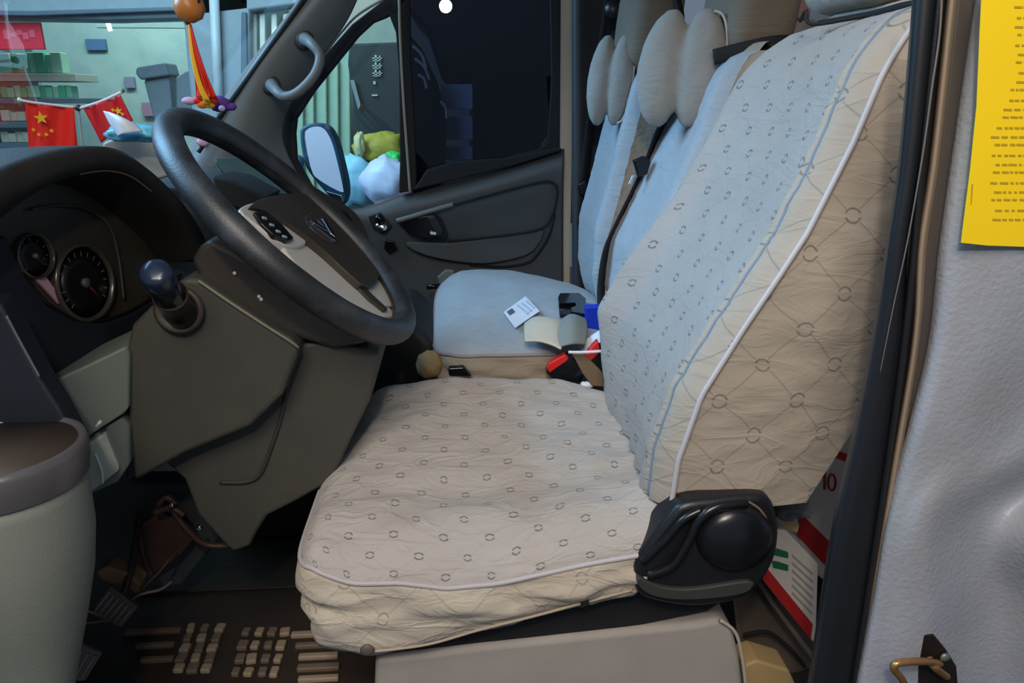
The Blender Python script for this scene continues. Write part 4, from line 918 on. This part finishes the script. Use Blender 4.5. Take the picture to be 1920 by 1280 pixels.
# tissue packet
ti = root('tissue_packet', B(255, 330, 1.62), 'cream tissue packet with white tissue and blue wrapper beside the flags', 'tissue')
rows = [[B(194, 208, 1.46), B(204, 210, 1.45), B(222, 216, 1.45)], [B(206, 232, 1.46), B(225, 225, 1.43), B(255, 234, 1.45)], [B(222, 256, 1.46), B(236, 250, 1.43), B(268, 246, 1.45)]]
gridmesh('tissue', smoothgrid(rows, 12, 12), WHT, ti, solid=.001)
blob('blue_wrapper', B(252, 249, 1.49), (.05, .02, .016), mat('cyan_wrap', (110, 200, 232), .35, .15), ti, .3, seed=4)
prism('packet_box', [B(190, 268, 1.58), B(225, 255, 1.58), B(270, 256, 1.58), B(286, 266, 1.58), B(318, 330, 1.58), B(210, 360, 1.58)], (0, .1, 0), mat('packet_cream', (196, 192, 180), .7, .1), ti, .006)
# hanging ornament
og = root('gourd_charm', B(352, 20, 1.6), 'amber gourd charm with red tassel hanging in the windscreen', 'ornament')
gp = B(352, -10, 1.6)
lathe('gourd', [(.002, .05), (.012, .045), (.018, .03), (.014, .012), (.016, .004), (.026, -.010), (.029, -.026), (.022, -.042), (.006, -.05)], gp, (0, 0, 1), mat('amber_wood', (196, 118, 52), .35, .2), og, 24)
tube('cord', pxc([(372, -60, 1.59), (374, -10, 1.585), (366, 22, 1.59), (355, 30, 1.595), (352, 40, 1.6)]), .0022, BLKM, og, 6)
lathe('cord_knot', [(.003, -.006), (.006, 0), (.003, .006)], B(352, 41, 1.6), (0, 0, 1), mat('dark_knot', (66, 40, 30), .5), og, 10)
for k in range(16):
    f = k/15; c_ = [mat('tassel_red', (228, 40, 20), .5), mat('tassel_orange', (240, 110, 30), .5), mat('tassel_red', (228, 40, 20))][k % 3]
    tube('tassel_strand', pxc([(353+f*4, 46, 1.6), (357+12*f, 90, 1.6+.006*math.sin(k*2)), (366+20*f, 140, 1.6+.008*math.sin(k*2)), (370+34*f, 182, 1.6+.008*math.cos(k))]), .0022, c_, og, 5)
for k in range(3): tube('tassel_strand', pxc([(354, 46, 1.595), (360+k*2, 110, 1.59), (372+k*3, 160, 1.59), (384+k*4, 188, 1.59)]), .0018, FYEL, og, 5)
fw_ = root('flower_charm', B(390, 196, 1.62), 'red and yellow toy flower behind the top of the steering wheel', 'ornament')
for k in range(6):
    a = k*math.pi/3; blob('petal', B(386+13*math.cos(a), 188+8*math.sin(a), 1.62), (.012, .008, .009), [RED, FYEL, mat('petal_orange', (240, 120, 30), .5)][k % 3], fw_, .1, n=6, seed=k)
blob('flower_heart', B(388, 190, 1.61), (.008, .006, .007), FYEL, fw_, .05, n=6)
pf = root('purple_plush', B(415, 205, 1.66), 'small purple plush toy behind the steering wheel top', 'plush toy')
pm = mat('purple_plush', (96, 56, 140), .8, .2, bump=.5)
blob('plush_body', B(412, 195, 1.66), (.022, .016, .016), pm, pf, .2, n=8, seed=1)
blob('plush_ear', B(432, 200, 1.66), (.014, .01, .008), pm, pf, .2, n=6, seed=2); blob('plush_ear', B(402, 186, 1.66), (.009, .008, .009), pm, pf, .2, n=6, seed=3)
blob('plush_face', B(416, 203, 1.645), (.007, .005, .006), mat('pale_lilac', (206, 196, 226), .7), pf, .1, n=6)
pk = root('pink_plush', B(358, 190, 1.64), 'small pale pink plush ear left of the toy flower', 'plush toy')
blob('plush_loop', B(356, 189, 1.64), (.016, .008, .008), mat('pale_pink', (206, 160, 190), .7), pk, .2, n=8, seed=6)
blob('plush_foot', B(380, 266, 1.6), (.012, .008, .01), mat('pale_pink', (206, 160, 190)), pk, .2, n=6, seed=7)
# wiper arm outside the windscreen
t = root('wiper_arm', B(380, 275, 1.95), 'short black wiper arm seen through the steering wheel opening', 'wiper')
tube('arm', [B(412, 215, 2.1), B(395, 250, 2.1), B(372, 285, 2.1)], .006, BLK, t)
# ================================================================ FOOTWELL
mt = root('floor_mat', (-.5, 1.3, 0), 'worn brown floor mat moulded with stones and slats in the footwell', 'mat')
box('mat_base', (-.50, 1.44, .008), (.98, .62, .012), mat('mat_brown', (46, 35, 27), .75, .3, 10, bump=.5, bscale=60), mt, bev=.003)
stm = [mat('mat_stone', (156, 138, 116), .6, .2, bump=.3), mat('mat_stone_dark', (112, 98, 82), .6, .2, bump=.3)]
def stone(x, y, sx, sy, m, rot=0, name='stone'):
    return box(name, (x, y, .018), (sx*random.uniform(.8, 1.15), sy*random.uniform(.85, 1.1), .012), m, mt, rot=(0, 0, rot), bev=.004)
k = 0
for (px0, px1, py0, py1, nx, ny) in ((345, 425, 1168, 1262, 3, 5), (450, 545, 1172, 1272, 4, 4)):
    for j in range(ny):
        for i in range(nx):
            a = px0+(px1-px0)*(i+.5)/nx-(j*6); b = py0+(py1-py0)*(j+.5)/ny
            p = BZ(a, b, .018); stone(p.x+random.uniform(-.002, .002), p.y, .020, .024, stm[k % 2], random.uniform(-.15, .15)); k += 1
for j in range(5):
    a = BZ(552, 1190+j*21, .018); b = BZ(642, 1186+j*21, .018)
    stone((a.x+b.x)/2, a.y, abs(b.x-a.x), .016, stm[j % 2], 0, 'slat')
for j in range(3):
    a = BZ(240+j*8, 1186+j*26, .018); b = BZ(335, 1180+j*26, .018)
    stone((a.x+b.x)/2, a.y, abs(b.x-a.x), .013, mat('mat_tan', (104, 82, 62), .7, .2), 0, 'slat')
for j in range(3):
    p = BZ(405+j*0, 1180+j*30, .018)
for a in (416, 424): p = BZ(a-5, 1215, .018)
o = box('floor_carpet', (-.36, 1.86, .008), (.66, .22, .014), mat('dark_carpet', (38, 36, 28), .95, .15, bump=.5, bscale=120)); tag(o, 'dark grey-green carpet strip behind the footwell mat', 'carpet')
o = box('rubber_sheet', (-.45, 1.62, .018), (.62, .20, .006), mat('green_black_sheet', (46, 44, 34), .7, .2)); tag(o, 'dark olive rubber sheet lying on the mat under the wheel', 'mat')
def pedal(pad, Y, n, label, arm, col):
    r = root('pedal', B(pad[0][0], pad[0][1]+40, Y), label, 'pedal')
    c = [B(x, y, Y) for x, y in pad]; nrm = (c[1]-c[0]).cross(c[3]-c[0]).normalized()
    if nrm.y > 0: nrm = -nrm
    # the pad leans back
    P_ = [p+Vector((0, (p.z-c[3].z)*.4, 0)) for p in c]
    pd = prism('pedal_pad', P_, (-.004, .014, -.006), mat('pedal_rubber'+str(col[0]), col, .65, .15), r, .004)
    for k in range(n):
        f = (k+.7)/(n+.4); a = P_[0].lerp(P_[1], f); b = P_[3].lerp(P_[2], f)
        tube('pad_rib', [a.lerp(b, .12)+Vector((0, -.002, .0)), a.lerp(b, .88)+Vector((0, -.002, 0))], .0022, mat('pedal_rib', (132, 122, 110), .6), pd, 6)
    tube('pedal_arm', arm, .007, mat('pedal_steel', (84, 66, 56), .5, .2, metal=.4), r, 8)
pedal([(165, 1112), (248, 1128), (255, 1150), (240, 1172)], 1.17, 1, 'ribbed brown rubber pedal under the dash, upper one', pxc([(230, 1120, 1.19), (250, 1040, 1.26), (262, 960, 1.34)]), (96, 74, 66)) if False else None
pd1 = [(172, 1150), (232, 1165), (256, 1140), (200, 1108)]
pedal([(198, 1108), (258, 1140), (232, 1170), (165, 1150)], 1.18, 6, 'ribbed brown rubber pedal higher under the dash, left of the mat', pxc([(225, 1135, 1.20), (250, 1050, 1.27), (262, 960, 1.36)]), (100, 78, 70))
pedal([(100, 1212), (160, 1214), (184, 1240), (156, 1278), (80, 1278)][0:1]+[(184, 1236), (160, 1276), (78, 1276)], 1.08, 6, 'ribbed grey-brown rubber pedal at the bottom left corner', pxc([(120, 1240, 1.10), (130, 1150, 1.18), (160, 1050, 1.28)]), (104, 92, 84))
o = pxprism('wooden_wedge', [(178, 1072), (200, 1062), (240, 1076), (264, 1096), (256, 1116), (232, 1102), (190, 1090)], 1.24, .04, mat('tan_wedge', (140, 108, 72), .6, .15), bev=.006); tag(o, 'curved tan lever piece above the ribbed pedals', 'lever')
t = root('loose_cable', B(250, 1110, 1.22), 'thin cream cable looping beside the pedals', 'cable')
tube('cable', pxc([(120, 1175, 1.18), (160, 1168, 1.19), (205, 1158, 1.2), (255, 1118, 1.22), (300, 1105, 1.24), (322, 1090, 1.26)]), .0028, mat('cable_pinkish', (120, 104, 96), .5), t, 6)
tube('cable', pxc([(125, 1130, 1.16), (150, 1142, 1.17), (180, 1150, 1.18), (200, 1165, 1.19)]), .0028, mat('cable_pinkish', (120, 104, 96)), t, 6)
tube('cable', pxc([(258, 1112, 1.26), (300, 1070, 1.3), (318, 1048, 1.32), (330, 1035, 1.34)]), .0022, mat('cable_red', (96, 60, 52), .5), t, 6)
t = root('pedal_bracket', B(310, 1010, 1.34), 'dark rusty pedal bracket and linkage under the dash', 'bracket')
rust = mat('rusty_steel', (84, 60, 50), .5, .35, 25, metal=.3, bump=.5)
pxprism('bracket_plate', [(250, 990), (300, 960), (345, 975), (365, 1010), (330, 1050), (280, 1080), (240, 1060)], 1.36, .02, rust, t, bev=.004)
for a in ([(262, 990, 1.33), (268, 1040, 1.32), (285, 1080, 1.32)], [(320, 950, 1.32), (345, 985, 1.32), (385, 1020, 1.33), (440, 1022, 1.34)], [(298, 945, 1.31), (312, 932, 1.31), (330, 945, 1.31)], [(290, 960, 1.31), (320, 952, 1.31), (345, 965, 1.31)]):
    tube('linkage_rod', pxc(a), .006, rust, t, 8)
for a, b in ((322, 946), (374, 989)): lathe('bolt_head', [(.006, 0), (.006, .004), (.002, .005)], B(a, b, 1.295), (0, -1, .3), CHR, t, 8)
# ================================================================ BEHIND THE SEAT
ct = mat('carton_white', (198, 190, 178), .7, .06, bump=.15); crd = mat('carton_red', (168, 26, 22), .6, .08); ctg = mat('carton_green', (20, 96, 60), .6, .08)
def onp(px, o_, n_): return [PL(a, b, o_, n_) for a, b in px]
t = root('tall_carton', (.8, 1.45, 0), 'white carton with red band and red figures behind the driver seat', 'box')
n_ = Vector((0, -1, 0)); YB = 1.42
pxprism('carton_wall', [(1585, 780), (1660, 780), (1660, 1100), (1540, 1085), (1500, 1045), (1498, 960), (1560, 870)], YB, .35, ct, t, bev=.003)
pxprism('red_band', [(1500, 960), (1560, 1020), (1555, 1068), (1496, 1005)], YB-.003, .003, crd, t, bev=0)
pxprism('red_band', [(1562, 842), (1590, 852), (1588, 866), (1560, 856)], YB-.003, .003, crd, t, bev=0)
for px in ([(1540, 890), (1546, 884), (1549, 884), (1549, 918), (1545, 918), (1545, 894), (1540, 898)],): pxprism('red_figure', px, YB-.003, .003, crd, t, bev=0)
tube('red_figure', [B(1560+7*math.cos(a), 904+15*math.sin(a), YB-.002) for a in [2*math.pi*i/14 for i in range(14)]], .0022, crd, t, 6, closed=True)
t = root('low_carton', (.7, 1.3, 0), 'open white carton with red base stripe and green print, low behind the driver seat', 'box')
pxprism('carton_wall', [(1440, 990), (1475, 995), (1535, 1058), (1530, 1210), (1432, 1090)], 1.13, .25, ct, t, bev=.003)
pxprism('red_stripe', [(1434, 1060), (1524, 1170), (1520, 1198), (1430, 1086)], 1.127, .003, crd, t, bev=0)
for y in (1028, 1052): pxprism('green_print', [(1448, y), (1460, y+2), (1478, y+8), (1478, y+18), (1450, y+12)], 1.127, .003, ctg, t, bev=0)
for k in range(6):
    pxprism('printed_line', [(1486, 1040+k*14), (1524, 1074+k*15), (1524, 1077+k*15), (1486, 1043+k*14)], 1.127, .002, mat('carton_ink', (150, 146, 138), .7), t, bev=0)
o = pxprism('cream_block', [(1464, 972), (1490, 968), (1500, 985), (1496, 1000), (1466, 994)], 1.2, .05, mat('cream_block', (204, 180, 128), .7), bev=.003); tag(o, 'small cream block on top of the low carton', 'block')
o = blob('grey_rag', B(1480, 950, 1.15), (.035, .03, .02), mat('grey_rag', (120, 122, 122), .9, .15, bump=.4), amp=.35, seed=14); tag(o, 'crumpled grey rag hanging under the seat cover hem', 'rag')
o = pxprism('cream_board', [(1396, 1248), (1420, 1238), (1480, 1256), (1500, 1300), (1396, 1300)], 1.1, .06, mat('yellow_board', (190, 160, 108), .7), bev=.006); tag(o, 'yellowish board on the floor behind the seat pedestal', 'board')
t = root('brown_floor_tray', (.62, 1.3, 0), 'dark brown step panel on the floor between pedestal and cartons', 'panel')
rows = [[B(1372, 1110, 1.28), B(1420, 1085, 1.3), B(1440, 1085, 1.3)], [B(1380, 1180, 1.24), B(1460, 1160, 1.26), B(1520, 1185, 1.26)], [B(1390, 1260, 1.2), B(1480, 1250, 1.2), B(1545, 1270, 1.2)], [B(1390, 1340, 1.15), B(1480, 1340, 1.15), B(1560, 1340, 1.15)]]
gridmesh('step_plate', smoothgrid(rows, 14, 14), mat('brown_step', (84, 72, 60), .6, .2, bump=.4, dirt_sheen=(50, 40, 32)), t, solid=.006)
tube('step_rail', pxc([(1420, 1085, 1.22), (1450, 1130, 1.2), (1500, 1200, 1.18), (1530, 1240, 1.17)]), .006, mat('rail_grey', (104, 98, 90), .5), t)
tube('step_fold', pxc([(1395, 1190, 1.2), (1440, 1185, 1.2), (1480, 1215, 1.19), (1510, 1250, 1.18)]), .004, BLKM, t)
# back wall panel seen between the headrests
o = pxbox('pink_sheet', 1434, -60, 1530, 34, 2.1, .03, mat('pink_panel', (206, 150, 138), .6, .06)); tag(o, 'dusty pink sheet between the middle and driver headrests', 'sheet')
o = pxbox('cream_sheet', 1434, 36, 1530, 100, 2.12, .03, mat('cream_panel', (214, 194, 178), .6, .06)); tag(o, 'cream sheet below the pink one behind the headrests', 'sheet')
o = pxbox('wall_strip', 1236, -60, 1262, 60, 2.44, .02, mat('cream_grey_panel', (166, 160, 146), .6)); tag(o, 'pale panel strip between the two passenger headrests', 'panel')
# ================================================================ NEAR B PILLAR
def prow(cols): return [[B(x, y, Y) for (x, Y) in row] for y, row in cols]
seal = prow([(-60, [(1718, .86), (1724, .80), (1750, .795), (1762, .80)]), (0, [(1714, .86), (1720, .80), (1746, .795), (1757, .80)]), (300, [(1688, .86), (1694, .80), (1716, .795), (1724, .80)]), (460, [(1664, .86), (1671, .80), (1692, .795), (1700, .80)]), (640, [(1636, .86), (1644, .80), (1678, .795), (1690, .80)]),
             (800, [(1604, .86), (1614, .80), (1656, .795), (1668, .80)]), (1000, [(1560, .86), (1570, .80), (1626, .795), (1640, .80)]), (1340, [(1508, .86), (1518, .80), (1572, .795), (1590, .80)])])
structure(gridmesh('trim_4', smoothgrid(seal, 50, 12), RUB, solid=.004))
s2 = prow([(-60, [(1761, .80), (1768, .788), (1778, .80), (1782, .80)]), (300, [(1723, .80), (1730, .788), (1740, .80), (1744, .80)]), (640, [(1688, .80), (1696, .788), (1706, .80), (1712, .80)]),
           (1000, [(1638, .80), (1644, .79), (1650, .80), (1654, .80)]), (1340, [(1586, .80), (1590, .79), (1596, .80), (1600, .80)])])
structure(gridmesh('trim_5', smoothgrid(s2, 40, 10), BLK, solid=.003))
structure(tube('trim_6', pxc([(1768, -60, .786), (1762, 60, .786), (1748, 160, .786), (1730, 290, .786), (1702, 450, .786), (1674, 580, .787), (1650, 700, .788)]), lambda t: .0013*(1-.6*t), mat('metal_edge', (150, 140, 130), .3, metal=.6), None, 8))
s3 = prow([(-60, [(1782, .80), (1791, .786), (1801, .80)]), (300, [(1744, .80), (1752, .786), (1761, .80)]), (460, [(1720, .80), (1728, .786), (1738, .80)]), (640, [(1710, .80), (1716, .787), (1724, .80)]), (900, [(1668, .80), (1674, .79), (1682, .80)]), (1340, [(1598, .80), (1602, .795), (1606, .80)])])
structure(gridmesh('trim_7', smoothgrid(s3, 40, 8), TAN, solid=.002))
s4 = prow([(-60, [(1800, .80), (1820, .80), (1842, .80)]), (300, [(1760, .80), (1774, .80), (1788, .80)]), (460, [(1737, .80), (1750, .80), (1764, .80)]), (640, [(1723, .80), (1733, .80), (1744, .80)]), (900, [(1680, .80), (1686, .80), (1694, .80)]), (1340, [(1604, .80), (1606, .80), (1608, .80)])])
structure(gridmesh('trim_8', smoothgrid(s4, 40, 6), mat('dark_metal_edge', (74, 68, 64), .5, .1), solid=.002))
pil = prow([(-60, [(1840, .80), (1848, .785), (1870, .775), (1930, .765), (2000, .765), (2120, .79), (2300, .85)]),
            (230, [(1796, .80), (1804, .785), (1838, .775), (1900, .765), (1990, .765), (2120, .79), (2300, .85)]),
            (460, [(1762, .80), (1772, .785), (1800, .775), (1860, .768), (1960, .768), (2100, .79), (2300, .85)]),
            (640, [(1742, .80), (1750, .785), (1770, .775), (1840, .770), (1930, .776), (2080, .79), (2300, .85)]),
            (800, [(1704, .80), (1712, .785), (1732, .776), (1810, .775), (1900, .785), (2040, .79), (2300, .85)]),
            (960, [(1664, .80), (1672, .785), (1690, .778), (1745, .768), (1830, .795), (1890, .796), (1960, .765)]),
            (1140, [(1632, .80), (1640, .786), (1660, .780), (1736, .768), (1820, .797), (1880, .799), (1950, .768)]),
            (1360, [(1590, .80), (1598, .786), (1620, .782), (1716, .770), (1800, .80), (1870, .802), (1940, .772)])])
structure(gridmesh('wall_near', smoothgrid(pil, 60, 60), PILLAR, solid=.004))
# yellow notice
yl = root('yellow_notice', B(1880, 460, .77), 'bright yellow paper notice with small dark print on the near pillar', 'notice')
o_ = B(1860, 300, .757); nN = Vector((.02, -1, .02)).normalized()
edge = [(1843, -40), (1838, 60), (1832, 200), (1820, 320), (1806, 430), (1803, 455), (1850, 460), (1960, 464), (2050, 468), (2050, -40)]
prism('paper_sheet', onp(edge, o_, nN), nN*-.0012, YEL, yl, 0)
for k in range(24):
    y = 12+k*17.2 + (2 if k % 3 else -1)
    xs = 1902 - max(0, k-8)*7 + (k*5 % 9)
    if k > 13: xs = 1856+(k*7 % 12)
    x = xs; V = []; Fc = []
    while x < 1960:
        w_ = random.randint(5, 16)
        q = onp([(x, y), (x+w_, y+.6), (x+w_, y+4.5), (x, y+4)], o_+nN*.0006, nN); V += q; Fc.append(tuple(range(len(V)-4, len(V)))); x += w_+random.randint(2, 5)
    mesh('print_line', V, Fc, INK, yl, smooth=False)
mesh('paper_crease', onp([(1822, 345), (1825, 345), (1822, 382), (1820, 384)], o_+nN*.0006, nN), [(0, 1, 2, 3)], INK, yl, smooth=False)
# striker
sk_ = root('door_striker', B(1740, 1260, .76), 'rusty brass door striker loop on a dark plate at the pillar foot', 'striker')
prism('striker_plate', [B(1730, 1188, .766), B(1752, 1190, .766), B(1775, 1218, .766), B(1795, 1250, .766), B(1800, 1310, .766), B(1722, 1310, .766), B(1720, 1250, .766)], (0, .01, 0), mat('striker_dark', (46, 38, 34), .45, .3, 40, metal=.5), sk_, .003)
br_ = mat('worn_brass', (176, 132, 84), .35, .3, 60, metal=.75)
tube('striker_loop', pxc([(1762, 1244, .762), (1740, 1240, .745), (1705, 1240, .738), (1680, 1244, .736), (1676, 1254, .736), (1690, 1272, .738), (1705, 1300, .742)]), .0048, br_, sk_, 12)
tube('striker_pin', pxc([(1740, 1232, .758), (1752, 1250, .75), (1775, 1268, .758)]), .005, br_, sk_, 10)
lathe('striker_screw', [(.006, 0), (.007, .003), (.003, .005)], B(1770, 1230, .765), (0, -1, 0), mat('striker_screw', (120, 126, 118), .4, metal=.5), sk_, 12)
print('TRIS', sum(len(o.data.polygons) for o in bpy.data.objects if o.type == 'MESH'))
